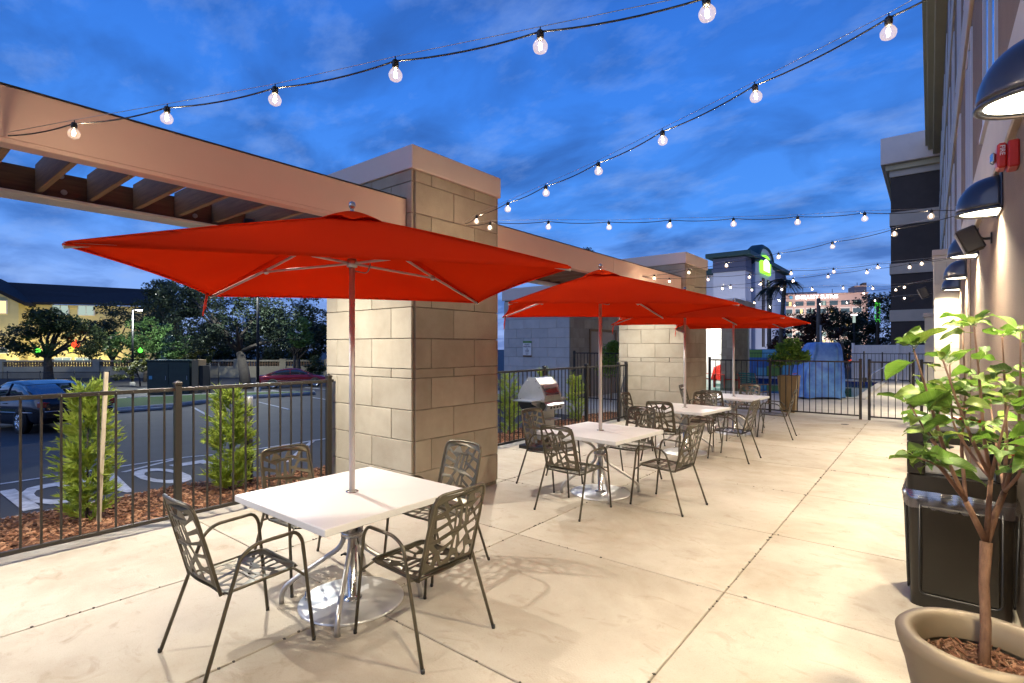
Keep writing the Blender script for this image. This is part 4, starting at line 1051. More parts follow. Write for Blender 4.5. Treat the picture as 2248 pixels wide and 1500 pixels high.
# ================================================================== THINGS ON THE HOTEL WALL
fa = thing('fire_alarm', 'red fire alarm strobe box fixed to the brown stucco wall', 'fire alarm', (XW, 4.62, 2.93))
MB().cbox(-.055, 0, -.075, .075, -.085, .085, .008).build('back_box', M_['alarm_red'], fa)
MB().cbox(-.105, -.057, -.065, .065, -.08, .08, .012).build('cover', M_['alarm_red'], fa)
MB().cbox(-.135, -.105, -.03, .03, -.035, .035, .012).build('strobe', M_['chrome'], fa)
mobj('lettering', text_mesh('lettering', 'FIRE', .035, M_['plate_white'], .001, .0005), fa, (-.081, -.0665, .03), (R(90), R(90), 0))
def wall_speaker(loc, rz, label):
    t = thing('wall_speaker', label, 'speaker', loc, rz, 'black outdoor speakers on brackets')
    Mx = Matrix.Translation((-.15, 0, 0)) @ Euler((0, R(-22), 0)).to_matrix().to_4x4()
    MB().cbox(-.075, .075, -.07, .07, -.115, .115, .014, Mx).build('cabinet', M_['speaker'], t)
    MB().cbox(-.084, -.076, -.062, .062, -.105, .105, .004, Mx).build('grille', M_['pole_grey'], t)
    MB().tube(fillet([(-.01, 0, 0), (-.06, 0, 0), (-.09, 0, .02)], .02, 3), .012, 8).cbox(-.012, 0, -.03, .03, -.05, .05, .003).build('bracket', M_['speaker'], t)
wall_speaker((XW, 6.45, 2.70), 0, 'black outdoor speaker under the wall lamp on brown stucco')
wall_speaker((0.05, 13.9, 2.85), 0, 'black outdoor speaker on the pale block pilaster')

# ================================================================== LITTER BIN
tb = thing('litter_bin', 'black litter bin with clear bag beside the hotel wall', 'litter bin', (0.145, 4.62, 0))
hw = .262
def rbox(m, x0, x1, y0, y1, z0, z1, r, taper=0.0, n=5):
    ring = []
    for cx_, cy_, a0 in ((x1-r, y1-r, 0), (x0+r, y1-r, 90), (x0+r, y0+r, 180), (x1-r, y0+r, 270)):
        for i in range(n+1): a = R(a0 + 90*i/n); ring.append((cx_ + r*math.cos(a), cy_ + r*math.sin(a)))
    N = len(ring); vs = [(x*(1-taper), y*(1-taper), z0) for x, y in ring] + [(x, y, z1) for x, y in ring]
    m.add(vs, [(i, (i+1) % N, N+(i+1) % N, N+i) for i in range(N)], True); m.add(vs, [tuple(reversed(range(N)))]); m.add(vs, [tuple(range(N, 2*N))])
    return m
b = MB(); rbox(b, -hw, hw, -hw, hw, 0.0, .73, .05, .05); b.build('body', M_['can_plastic'], tb)
for a in (0, 90, 180, 270):
    Mx = Euler((0, 0, R(a))).to_matrix().to_4x4() @ Matrix.Translation((0, -hw*.985, .38)) @ Euler((R(2), 0, 0)).to_matrix().to_4x4()
    pn = MB().cbox(-.19, .19, -.012, .012, -.28, .29, .006, Mx)
    po = pn.build('side_panel', M_['can_plastic'], tb)
    MB().tube([Mx @ Vector(p) for p in fillet([(-.20, -.012, .30), (-.20, -.012, -.29), (.20, -.012, -.29), (.20, -.012, .30)], .04, 4)], .006, 6).build('moulding', M_['black_plastic'], po)
# clear liner folded over the rim
bg = MB(); ring = []
for i in range(72):
    a = 2*math.pi*i/72; sq = 1/max(abs(math.cos(a)), abs(math.sin(a))); ring.append((a, min(sq, 1.30)*hw))
def bagp(u, v):
    a, r_ = ring[int(round(u*72)) % 72]; w_ = .012*mnoise.noise((math.cos(a)*5, math.sin(a)*5, v*3)) + .006*math.sin(a*23 + v*4)
    rr_ = r_*(1.012) + .012 + w_ + (.016*math.sin(v*3.1)); return Vector((rr_*math.cos(a), rr_*math.sin(a), .765 - v*.115 + .012*mnoise.noise((a*2, 3, v))))
bg.grid(bagp, 72, 6); bg.build('bin_bag', M_['bag_film'], tb)
# hood: four corner posts, solid skirt, top slab -> real openings on each side
h = MB(); rbox(h, -hw-.006, hw+.006, -hw-.006, hw+.006, .735, .865, .05); h.build('hood_skirt', M_['can_plastic'], tb)
for sx in (-1, 1):
    for sy in (-1, 1): rbox(MB(), 0, 0, 0, 0, 0, 0, 0) if False else MB().cbox(min(sx*.17, sx*(hw+.004)), max(sx*.17, sx*(hw+.004)), min(sy*.17, sy*(hw+.004)), max(sy*.17, sy*(hw+.004)), .864, 1.085, .012).build('hood_post', M_['can_plastic'], tb)
h = MB(); rbox(h, -hw-.006, hw+.006, -hw-.006, hw+.006, 1.083, 1.165, .05); h.build('hood_top', M_['can_plastic'], tb)
h = MB(); rbox(h, -hw+.02, hw-.02, -hw+.02, hw-.02, 1.166, 1.195, .05); h.build('ash_pan', M_['can_lid'], tb)
h = MB(); h.box(-.21, .21, -.21, .21, .866, .874); h.build('liner_floor', M_['black_plastic'], tb)

# ================================================================== POTTED HIBISCUS
PC = Vector((0.17, 2.86, 0)); PR = .268; PZ = .51
pot = thing('flower_pot', 'large round gold metallic pot holding the hibiscus tree', 'pot', PC)
MB().lathe([(0, .0), (.17, .0), (.19, .02), (PR - .01, PZ*.72), (PR + .018, PZ - .05), (PR + .024, PZ - .015), (PR + .010, PZ), (PR - .03, PZ + .001), (PR - .052, PZ - .02), (PR - .058, PZ - .10)], 64).build('shell', M_['gold_pot'], pot)
sm_ = MB(); sm_.grid(lambda u, v: (lambda r_, a: Vector((r_*math.cos(a), r_*math.sin(a), PZ - .115 + .012*mnoise.noise((r_*math.cos(a)*14, r_*math.sin(a)*14, 2)))))(v*(PR - .055), u*2*math.pi), 32, 8)
sm_.build('soil', M_['soil'], pot)
cm = MB(); cr_ = random.Random(9)
for n in range(420):
    a = cr_.uniform(0, 6.28); r_ = (PR - .075)*math.sqrt(cr_.random()); L_ = cr_.uniform(.008, .022); Mx = Matrix.Translation((r_*math.cos(a), r_*math.sin(a), PZ - .108 + cr_.uniform(0, .012))) @ Euler((cr_.uniform(-.6,.6), cr_.uniform(-.6,.6), cr_.uniform(0, 6))).to_matrix().to_4x4()
    cm.mi = cr_.randrange(2); cm.box(-L_, L_, -L_*.25, L_*.25, -.002, .002, Mx)
stuff(cm.build('soil_chips', [M_['chip_c'], M_['chip_a']], pot))
hib = thing('hibiscus_tree', 'small hibiscus tree with broad green leaves growing in gold pot', 'tree', PC + Vector((0, 0, PZ - .12)))
HO = hib.location.copy()
def leaf_mesh(L, W, curl, seed, m):
    rr = random.Random(seed); lm = MB(); nu, nv = 6, 8
    sk_ = rr.uniform(-.18, .18); wv = rr.uniform(.02, .06)
    def fn(u, v):
        y = v*L; w_ = W*(math.sin(math.pi*min(1, v*.98 + .02)**.72)**.85)*(1 - .12*v)
        s = u*2 - 1; ser = 1 + .05*math.sin(v*34 + seed)*abs(s)
        return Vector((s*w_*ser, y, curl*L*(-v*v*.9 + .15*v) + abs(s)*w_*.30 + wv*L*math.sin(v*11 + seed)*s*abs(s) + sk_*L*s*v))
    lm.grid(fn, nu, nv); lm.tube([(0, -L*.32, -.002), (0, 0, 0)], .0016, 5)
    return lm.mesh('leaf', m)
LM = [leaf_mesh(.112, .043, .35, 1, M_['leaf_hib']), leaf_mesh(.09, .035, .15, 2, M_['leaf_hib']), leaf_mesh(.065, .022, .5, 3, M_['leaf_hib_y']), leaf_mesh(.125, .050, .28, 4, M_['leaf_hib']), leaf_mesh(.10, .034, .6, 5, M_['leaf_hib_y'])]
hr = random.Random(17)
trunk0 = Vector((0, 0, 0)); fork = atD(2165, 1190, 2.21) - HO
MB().tube([trunk0 + Vector((.0, 0, -.03)), trunk0.lerp(fork, .33) + Vector((.004, 0, 0)), trunk0.lerp(fork, .66) + Vector((-.004, .003, 0)), fork], [.0215, .0185, .0178, .0215], 12).build('trunk', M_['bark'], hib)
def put_leaf(p, d, size=1.0, roll=None):
    z = Vector((0, 0, 1)); y = d.normalized(); x = y.cross(z)
    if x.length < .1: x = Vector((1, 0, 0))
    x.normalize(); n = x.cross(y); Rm = Matrix((x, y, n)).transposed().to_4x4()
    o = mobj('leaf', hr.choice(LM), hib)
    o.matrix_local = Matrix.Translation(p) @ Rm @ Euler((hr.uniform(-.35, .35), roll if roll is not None else hr.uniform(-.7, .7), 0)).to_matrix().to_4x4() @ Matrix.Scale(size*hr.uniform(.6, 1.1), 4)
def twig(path, r0, r1, nleaf, tuft=5):
    P = [Vector(p) for p in path]; P = fillet(P, .05, 3) if len(P) > 2 else P
    n = len(P); MB().tube(P, [r0 + (r1-r0)*i/(n-1) for i in range(n)], 7).build('branch', M_['twig'] if r0 < .01 else M_['bark'], hib)
    tot = sum((b-a).length for a, b in zip(P, P[1:]))
    for k in range(nleaf):
        t_ = (.42 + .58*(k + hr.random())/nleaf)*(n-1); i = min(int(t_), n-2); p = P[i].lerp(P[i+1], t_ - i)
        a = k*2.4 + hr.uniform(-.4, .4); d = Vector((math.cos(a), math.sin(a), hr.uniform(-.25, .45)))
        if p.x + d.x*.13 + HO.x > XW - .015: d.x = -abs(d.x)
        put_leaf(p + d.normalized()*.03, d, hr.uniform(.75, 1.15))
    for k in range(tuft):
        a = k*2*math.pi/tuft + hr.uniform(-.3, .3); d = Vector((math.cos(a)*.7, math.sin(a)*.7, hr.uniform(.15, .9)))
        if P[-1].x + d.x*.13 + HO.x > XW - .015: d.x = -abs(d.x)
        put_leaf(P[-1] + d.normalized()*.02, d, hr.uniform(.5, .95))
def hp(u, v, dep): 
    p = atD(u, v, dep) - HO
    if p.x + HO.x > XW - .03: p.x = XW - .03 - HO.x
    return p
fA = hp(2120, 1100, 2.18); fB = hp(2205, 1080, 2.26); fC = hp(2175, 1050, 2.14); fD = hp(2080, 1010, 2.2)
for pth, r0, r1 in (([fork, fA], .0135, .010), ([fork, hp(2185, 1130, 2.24), fB], .015, .011), ([fork, fC], .011, .008), ([fA, fD], .009, .007)):
    n = len(pth); MB().tube(pth, [r0 + (r1-r0)*i/(n-1) for i in range(n)], 9).build('branch', M_['bark'], hib)
tips = [(fD, [(2055, 930, 2.15), (2032, 850, 2.12), (2005, 765, 2.10)], 8), (fD, [(2040, 960, 2.2), (1995, 885, 2.18)], 7), (fA, [(2060, 1020, 2.05), (2015, 1005, 2.02)], 7),
        (fA, [(2110, 980, 2.3), (2120, 860, 2.32), (2112, 720, 2.34)], 10), (fC, [(2160, 960, 2.1), (2150, 830, 2.08), (2138, 715, 2.06)], 11), (fB, [(2210, 960, 2.3), (2205, 830, 2.33), (2200, 740, 2.3)], 9),
        (fB, [(2235, 970, 2.2), (2240, 850, 2.2), (2240, 730, 2.18)], 10), (fC, [(2140, 980, 2.0), (2100, 880, 1.97), (2070, 790, 1.96)], 10), (fB, [(2240, 1040, 2.1), (2260, 960, 2.05)], 7), (fA, [(2085, 1050, 2.3), (2050, 1000, 2.42), (2065, 880, 2.45)], 8),
        (fC, [(2190, 990, 1.95), (2215, 890, 1.9)], 7), (fB, [(2190, 1000, 2.45), (2170, 860, 2.5)], 8), (fC, [(2140, 1010, 2.25), (2090, 930, 2.28), (2085, 800, 2.25)], 8)]
for root, pts, nl in tips: twig([root] + [hp(*q) for q in pts], .0075, .0032, nl + 2, 6)
for (u, v, dep) in ((2125, 905, 2.3), (2150, 930, 2.3), (2108, 925, 2.28), (2232, 1005, 2.1)):
    p = hp(u, v, dep); fm = MB()
    for k in range(5):
        a = 2*math.pi*k/5; dv = Vector((math.cos(a), math.sin(a)*.6, .5)); s_ = Vector((-math.sin(a), math.cos(a), 0))
        fm.add([p, p + dv*.022 + s_*.014, p + dv*.042, p + dv*.022 - s_*.014], [(0,1,2,3)])
    fm.build('flower', M_['flower'], hib)

# ================================================================== ROUND BISTRO TABLES BY THE WALL
rt = None
for i, (x, y, lb) in enumerate(((0.06, 9.55, 'round grey bistro table behind the litter bin, closer to the bin'), (0.08, 11.7, 'round grey bistro table by the hotel wall closer to the gate'))):
    if rt is None:
        rt = thing('bistro_table', lb, 'table', (x, y, 0), 0, 'round bistro tables along the hotel wall')
        MB().lathe([(0, .705), (.30, .705), (.31, .712), (.31, .725), (.30, .732), (0, .732)], 40).build('tabletop', M_['alu'], rt)
        MB().tube([(0, 0, .01), (0, 0, .705)], .035, 14).build('stem', M_['alu'], rt)
        MB().lathe([(.24, .0), (.24, .012), (.06, .03), (.036, .05), (0, .05)], 36).build('foot', M_['pole_metal'], rt)
    else:
        o = copy_tree(rt); o.location = (x, y, 0); o['label'] = lb

# ================================================================== BARBECUE GRILL
gl = thing('barbecue_grill', 'stainless pedestal barbecue grill standing by the dark fence', 'grill', (-5.22, 7.30, 0), R(90))
S = M_['steel']
# local: +y = back (towards -X world), x along world Y
MB().cbox(-.17, .17, -.19, .19, .05, .70, .006).build('pedestal', S, gl)
rb = MB(); rbox(rb, -.27, .27, -.26, .26, .0, .05, .04); rb.build('base', M_['black_plastic'], gl)
prof = [(-.26, .80), (-.30, .74), (-.24, .66), (.12, .62), (.24, .70), (.27, .80)]
MB().prism([(-.24, y, z) for y, z in prof], (.48, 0, 0)).build('firebox', S, gl)
for s in (-1, 1): MB().prism([(s*.243 - .004, y*1.02, z) for y, z in prof], (.008, 0, 0)).build('end_panel', M_['black_plastic'], gl)
lid = [(-.265, .805), (-.268, .90), (-.18, 1.09), (-.09, 1.19), (.06, 1.20), (.20, 1.03), (.27, .90), (.27, .805)]
lo_ = MB().prism([(-.235, y, z) for y, z in lid], (.47, 0, 0)).build('lid', S, gl)
for s in (-1, 1):
    ep = MB().prism([(s*.242 - .006, y*1.03, .805 + (z-.805)*1.03) for y, z in lid], (.012, 0, 0)).build('lid_side', M_['alu'], gl)
    for y, z in ((-.22, .84), (.22, .84), (-.10, 1.14), (.07, 1.15), (-.17, 1.04)): MB().ball((s*.25, y, z), .011, 8, 5).build('bolt', M_['chrome'], ep)
MB().cbox(-.20, .20, -.018, .018, -.03, .03, .004, Matrix.Translation((0, -.225, 1.06)) @ Euler((R(-25), 0, 0)).to_matrix().to_4x4()).build('lid_handle', S, lo_)
MB().cbox(-.20, .20, -.004, .004, -.085, .085, .003, Matrix.Translation((0, -.225, .985)) @ Euler((R(-25), 0, 0)).to_matrix().to_4x4()).build('lid_window', M_['window_glass'], lo_)
MB().lathe([(.0, .0), (.03, .0), (.035, .008), (.03, .014), (0, .016)], 20, M=Matrix.Translation((0, -.205, 1.04)) @ Euler((R(65), 0, 0)).to_matrix().to_4x4()).build('thermometer', M_['chrome'], lo_)
MB().cbox(-.24, .24, -.02, .02, -.06, .06, .004, Matrix.Translation((0, -.31, .72)) @ Euler((R(32), 0, 0)).to_matrix().to_4x4()).build('control_panel', S, gl)
for x in (-.14, -.05, .05, .14): MB().lathe([(.020, .0), (.018, .022), (0, .023)], 12, M=Matrix.Translation((x, -.325, .715)) @ Euler((R(122), 0, 0)).to_matrix().to_4x4()).build('knob', M_['black_plastic'], gl)
for s in (-1, 1):
    sh = MB(); sh.cbox(min(s*.25, s*.50), max(s*.25, s*.50), -.20, .20, .815, .835, .004); sh.build('side_shelf', S, gl)
    MB().prism([(s*.26, -.205, .812), (s*.50, -.205, .812), (s*.50, -.205, .795), (s*.26, -.205, .70)], (0, .012, 0)).build('shelf_apron', S, gl)
MB().cbox(-.15, .15, -.34, -.20, .50, .515, .003).build('drip_tray', S, gl)

# ================================================================== STAKED SHRUBS AND BED PLANTS
def needle_shrub(name, label, loc, h, r, n, seed, group, stake=False, m='leaf_shrub'):
    t = thing(name, label, 'shrub', loc, 0, group); rr = random.Random(seed); f = MB(); st = MB()
    st.tube([(0, 0, -.03), (.01, 0, h*.55), (0, .01, h*.92)], [.012, .008, .003], 6); st.build('stem', M_['bark_dark'], t)
    nb = int(n/40)
    for b in range(nb):
        z = h*(.04 + .92*rr.random()); rad = r*(.55 + .75*math.sin(math.pi*min(1, (z/h)*.85 + .12)))*(.55 + .75*rr.random()); a = rr.uniform(0, 6.28)
        tip = Vector((rad*math.cos(a), rad*math.sin(a), z + rr.uniform(0, .10)))
        root = Vector((0, 0, z - rr.uniform(.02, .12))); ax = (tip - root).normalized()
        for k in range(22):
            u = .35 + .75*k/22; p = root.lerp(tip, u); d = (ax*rr.uniform(.7, 1.4) + Vector((rr.uniform(-1, 1), rr.uniform(-1, 1), rr.uniform(-.6, .9)))*.8).normalized()
            L = rr.uniform(.06, .125); w = d.orthogonal().normalized(); w = (w*math.cos(k) + d.cross(w)*math.sin(k))*.0058
            f.add([p - w, p + w, p + d*L*.6 + w*1.1, p + d*L, p + d*L*.6 - w*1.1], [(0,1,2,3,4)])
    f.build('foliage', M_[m], t)
    return t
p = atX(238, 1100, -6.55); 
needle_shrub('staked_shrub', 'tall narrow bright green shrub tied to a pale wooden stake', (-6.75, 1.48, -.06), 1.38, .165, 9000, 4, 'young shrubs in the planting bed')
sk = MB(); sk.cbox(-.017, .017, -.017, .017, -.1, 1.52, .002); so_ = sk.build('wooden_stake', M_['stake'], None, (-6.52, 1.52, -.06), (R(-2), R(1.5), 0)); tag(so_, 'pale wooden stake stuck in bark chips beside narrow shrub', 'stake')
MB().tube([(.02, .02, .95), (-.03, .03, .95), (-.06, 0, .955), (0, -.03, .95), (.022, -.02, .95)], .004, 6).build('tie', M_['black_plastic'], so_)
needle_shrub('bed_shrub', 'narrow bright green shrub in the bed near the grill-side pillar', (-6.75, 2.88, -.06), 1.25, .175, 8500, 8, 'young shrubs in the planting bed')
for i, (x, y, h_) in enumerate(((-6.6, 5.5, 1.0), (-6.7, 6.6, 1.15), (-6.6, 8.2, 1.25), (-6.7, 9.5, 1.25), (-6.6, 10.7, 1.1))):
    needle_shrub('bed_shrub', ['narrow green shrub behind the dark fence beside the pillar', 'narrow green shrub behind the dark fence and the grill pedestal', 'narrow green shrub behind the dark fence just past the grill', 'narrow green shrub behind the middle of the dark fence', 'narrow green shrub behind the dark fence near the far pillar'][i], (x, y, -.06), h_, .16, 3600, 30 + i, 'young shrubs in the planting bed')
# bollard light in the bed
bl_ = thing('bollard_light', 'cylindrical bronze bollard light standing in the bed by the car park', 'bollard', (-7.0, 3.22, -.07))
MB().tube([(0, 0, -.05), (0, 0, .98)], .052, 20).build('post', M_['fence_metal'], bl_); MB().lathe([(.053, .98), (.056, 1.0), (.056, 1.12), (.048, 1.135), (0, 1.14)], 20).build('head', M_['alu'], bl_)
# ================================================================== POOL TERRACE THINGS
# covered pool lift
cl = thing('pool_lift_cover', 'blue draped cover over the pool lift by the water', 'cover', (-2.95, 20.4, 0), R(35))
cv = MB(); NU = 64
prof = [(0.05, -1.02, .86, .50), (.35, -.98, .84, .49), (.75, -.92, .82, .47), (1.05, -.82, .80, .45), (1.40, -.66, .77, .42), (1.68, -.52, .74, .38), (1.82, -.44, .69, .33), (1.875, -.36, .62, .26), (1.89, -.1, .3, .1)]
def cvf(u, v):
    f_ = v*(len(prof)-1); i = min(int(f_), len(prof)-2); q = f_ - i
    z, x0, x1, d = [a + (b-a)*q for a, b in zip(prof[i], prof[i+1])]
    a = 2*math.pi*u; c, s = math.cos(a), math.sin(a); e = .42
    X_ = .80*(x0+x1)/2 + .80*(x1-x0)/2*abs(c)**e*(1 if c > 0 else -1); Y_ = d*abs(s)**e*(1 if s > 0 else -1)
    w = (.045*math.sin(a*9 + z*2.0 + 1.3*math.sin(z*3)) + .05*mnoise.noise((c*2.2, s*2.2, z*1.2)))*(1 - .5*z/1.9)
    return Vector((X_ + c*w, Y_ + s*w, z + .02*math.sin(a*7)*(1 if v == 0 else 0)))
cv.grid(cvf, NU, 24); cv.build('drape', M_['cover_blue'], cl)
cs = MB(); cs.tube([cvf(.875, .12*k)*1.012 for k in range(8)], .012, 6); cs.build('seam', M_['cover_blue'], cl)

# tall planter with a bush
pl = thing('square_planter', 'tall tapered gold planter behind the bar fence', 'planter', (-2.93, 15.45, 0))
n = 4; b = MB()
for (z0, w0), (z1, w1) in (((0, .155), (.95, .225)),):
    b.add([(-w0,-w0,z0),(w0,-w0,z0),(w0,w0,z0),(-w0,w0,z0),(-w1,-w1,z1),(w1,-w1,z1),(w1,w1,z1),(-w1,w1,z1)], [(0,1,5,4),(1,2,6,5),(2,3,7,6),(3,0,4,7),(3,2,1,0)])
b.build('shell', M_['gold_planter'], pl)
for s in (-1, 1):
    for k in (-.5, .0, .5):
        MB().tube([(k*.31, s*.157, .01), (k*.45, s*.227, .94)], .012, 6).build('flute', M_['gold_planter'], pl)
MB().cbox(-.238, .238, -.238, .238, .93, .965, .006).build('rim', M_['gold_planter'], pl)
MB().box(-.21, .21, -.21, .21, .966, .972).build('soil', M_['soil'], pl)
def leaf_cloud(centres, n, size, seed, asp=.42):
    rr = random.Random(seed); f = MB()
    for i in range(n):
        c, r_ = rr.choice(centres); d = Vector((rr.gauss(0, 1), rr.gauss(0, 1), rr.gauss(0, 1))).normalized()*(rr.random()**.45)
        p = Vector(c) + Vector((d.x*r_[0], d.y*r_[1], d.z*r_[2]))
        L = size*rr.uniform(.6, 1.35); a = Vector((rr.uniform(-1, 1), rr.uniform(-1, 1), rr.uniform(-.7, .7))).normalized(); w = a.cross(Vector((rr.uniform(-1, 1), rr.uniform(-1, 1), 1))).normalized()*L*asp
        f.add([p - a*L*.5, p + w*.5 - a*L*.05, p + a*L*.5, p - w*.5 - a*L*.05], [(0,1,2,3)])
    return f
bu = thing('planter_bush', 'leafy green bush growing in the tall gold planter', 'bush', (-2.93, 15.45, .97))
MB().tube([(0, 0, -.03), (.02, 0, .35)], [.02, .012], 7).build('stem', M_['bark'], bu)
leaf_cloud([((0, 0, .52), (.34, .34, .26)), ((-.26, 0, .42), (.26, .26, .22)), ((.28, .05, .5), (.25, .26, .2)), ((.06, 0, .8), (.26, .22, .2)), ((-.2, .1, .72), (.16, .16, .14))], 1900, .13, 5).build('foliage', M_['leaf_bush'], bu)
MB().add([(.1*math.cos(a)*k, .1*math.sin(a)*k, .03*k) for k in (1, 2) for a in (0, 1, 2, 3)], [(0, 1, 5, 4)]).build('flower', M_['flower'], bu)
bu2 = thing('wall_bush', 'leafy green bush beside the grey block building door', 'bush', (-7.9, 14.9, -.05))
MB().tube([(0, 0, -.1), (.02, 0, .9)], [.03, .02], 7).build('stem', M_['bark'], bu2)
leaf_cloud([((0, 0, 1.45), (.38, .38, .5)), ((-.1, 0, 1.1), (.42, .4, .35)), ((.1, 0, 1.75), (.22, .22, .25))], 2400, .10, 6).build('foliage', M_['leaf_bush'], bu2)

# red slatted garden chairs
def adirondack(loc, rz, label):
    t = thing('slatted_chair', label, 'chair', loc, rz, 'red slatted garden chairs'); m = M_['red_plastic']
    for k in range(7):
        x = -.24 + .08*k; h = .98 - .06*abs(k-3)**1.3*.5
        MB().cbox(x - .034, x + .034, -.01, .01, 0, h - .25, .004, Matrix.Translation((0, -.18, .28)) @ Euler((R(22), 0, 0)).to_matrix().to_4x4()).build('back_slat', m, t)
    for k in range(6): MB().cbox(-.28, .28, -.03, .03, -.01, .01, .004, Matrix.Translation((0, -.15 + .085*k, .28 + .018*k)) @ Euler((R(11), 0, 0)).to_matrix().to_4x4()).build('seat_slat', m, t)
    for s in (-1, 1):
        MB().cbox(s*.33 - .06, s*.33 + .06, -.30, .40, .56, .58, .006).build('arm', m, t)
        MB().cbox(s*.29 - .015, s*.29 + .015, .27, .37, 0, .558, .004).build('leg', m, t)
        MB().cbox(s*.29 - .014, s*.29 + .014, -.47, -.38, 0, .558, .004).build('leg', m, t)
adirondack((atY(1566, 800, 23.4).x, 23.4, 0), R(160), 'red slatted garden chair in front of pool house, beside the far pillar')
adirondack((atY(1603, 800, 23.2).x, 23.2, 0), R(205), 'red slatted garden chair closer to the pool house door')
# green strap chair
sc_ = thing('strap_chair', 'dark green strap pool chair seen through the bar fence', 'chair', (atY(1654, 800, 17.0).x, 17.0, 0), R(-20))
for s in (-1, 1):
    MB().tube(fillet([(s*.27, .33, 0), (s*.27, .30, .40), (s*.27, -.14, .36), (s*.27, -.34, .95)], .08, 5), .014, 8).build('side_frame', M_['brown_trim'], sc_)
    MB().tube(fillet([(s*.30, -.30, 0), (s*.30, -.22, .60), (s*.30, .32, .60), (s*.30, .33, .0)], .06, 4), .013, 8).build('arm', M_['brown_trim'], sc_)
for k in range(9):
    q = .04 + k/8*.92; MB().cbox(-.265, .265, -.004, .004, -.025, .025, .002, Matrix.Translation((0, -.14 - .20*q, .38 + .57*q)) @ Euler((R(-19 + 0), 0, 0)).to_matrix().to_4x4()).build('back_strap', M_['green_strap'], sc_)
for k in range(6): MB().cbox(-.265, .265, -.03, .03, -.003, .003, .002, Matrix.Translation((0, -.10 + .075*k, .375))).build('seat_strap', M_['green_strap'], sc_)
# chrome pool hand rail
hr_ = thing('pool_handrail', 'chrome handrail at the far end of the swimming pool', 'handrail', (-1.95, 30.2, 0))
for dx in (0, .55):
    MB().tube(fillet([(dx - .25, .0, -.2), (dx - .25, 0, .45), (dx + .45, 0, .92), (dx + .72, 0, .92), (dx + .72, 0, -.0)], .12, 5), .022, 10).build('rail', M_['chrome'], hr_).location = (0, dx, 0)
# low wall with colour panels beyond the terrace
mw = thing('mural_wall', 'low wall of blue and green painted panels below the pale hotel', 'wall', (-10, 34.6, 0))
x0 = atY(1628, 800, 34.6).x + 10; x1 = atY(1740, 800, 34.6).x + 10
MB().box(x0, x1, .012, .25, -.24, 1.62).build('core', M_['mural_blue'], mw)
for i, (a, b_, z0, z1, mm) in enumerate(((0, .42, 1.1, 1.60, 'mural_green'), (.42, 1, 1.1, 1.60, 'mural_cyan'), (0, .3, .0, 1.09, 'mural_blue'), (.3, .5, 0, .5, 'mural_cyan'), (.3, .5, .5, 1.09, 'mural_blue'), (.5, .8, .0, .6, 'mural_green'), (.5, .8, .6, 1.09, 'mural_blue'), (.8, 1, 0, 1.09, 'mural_cyan'))):
    MB().cbox(x0 + (x1-x0)*a + .01, x0 + (x1-x0)*b_ - .01, -.012, .011, z0 + .01, z1 - .005, .004).build('panel', M_[mm], mw)
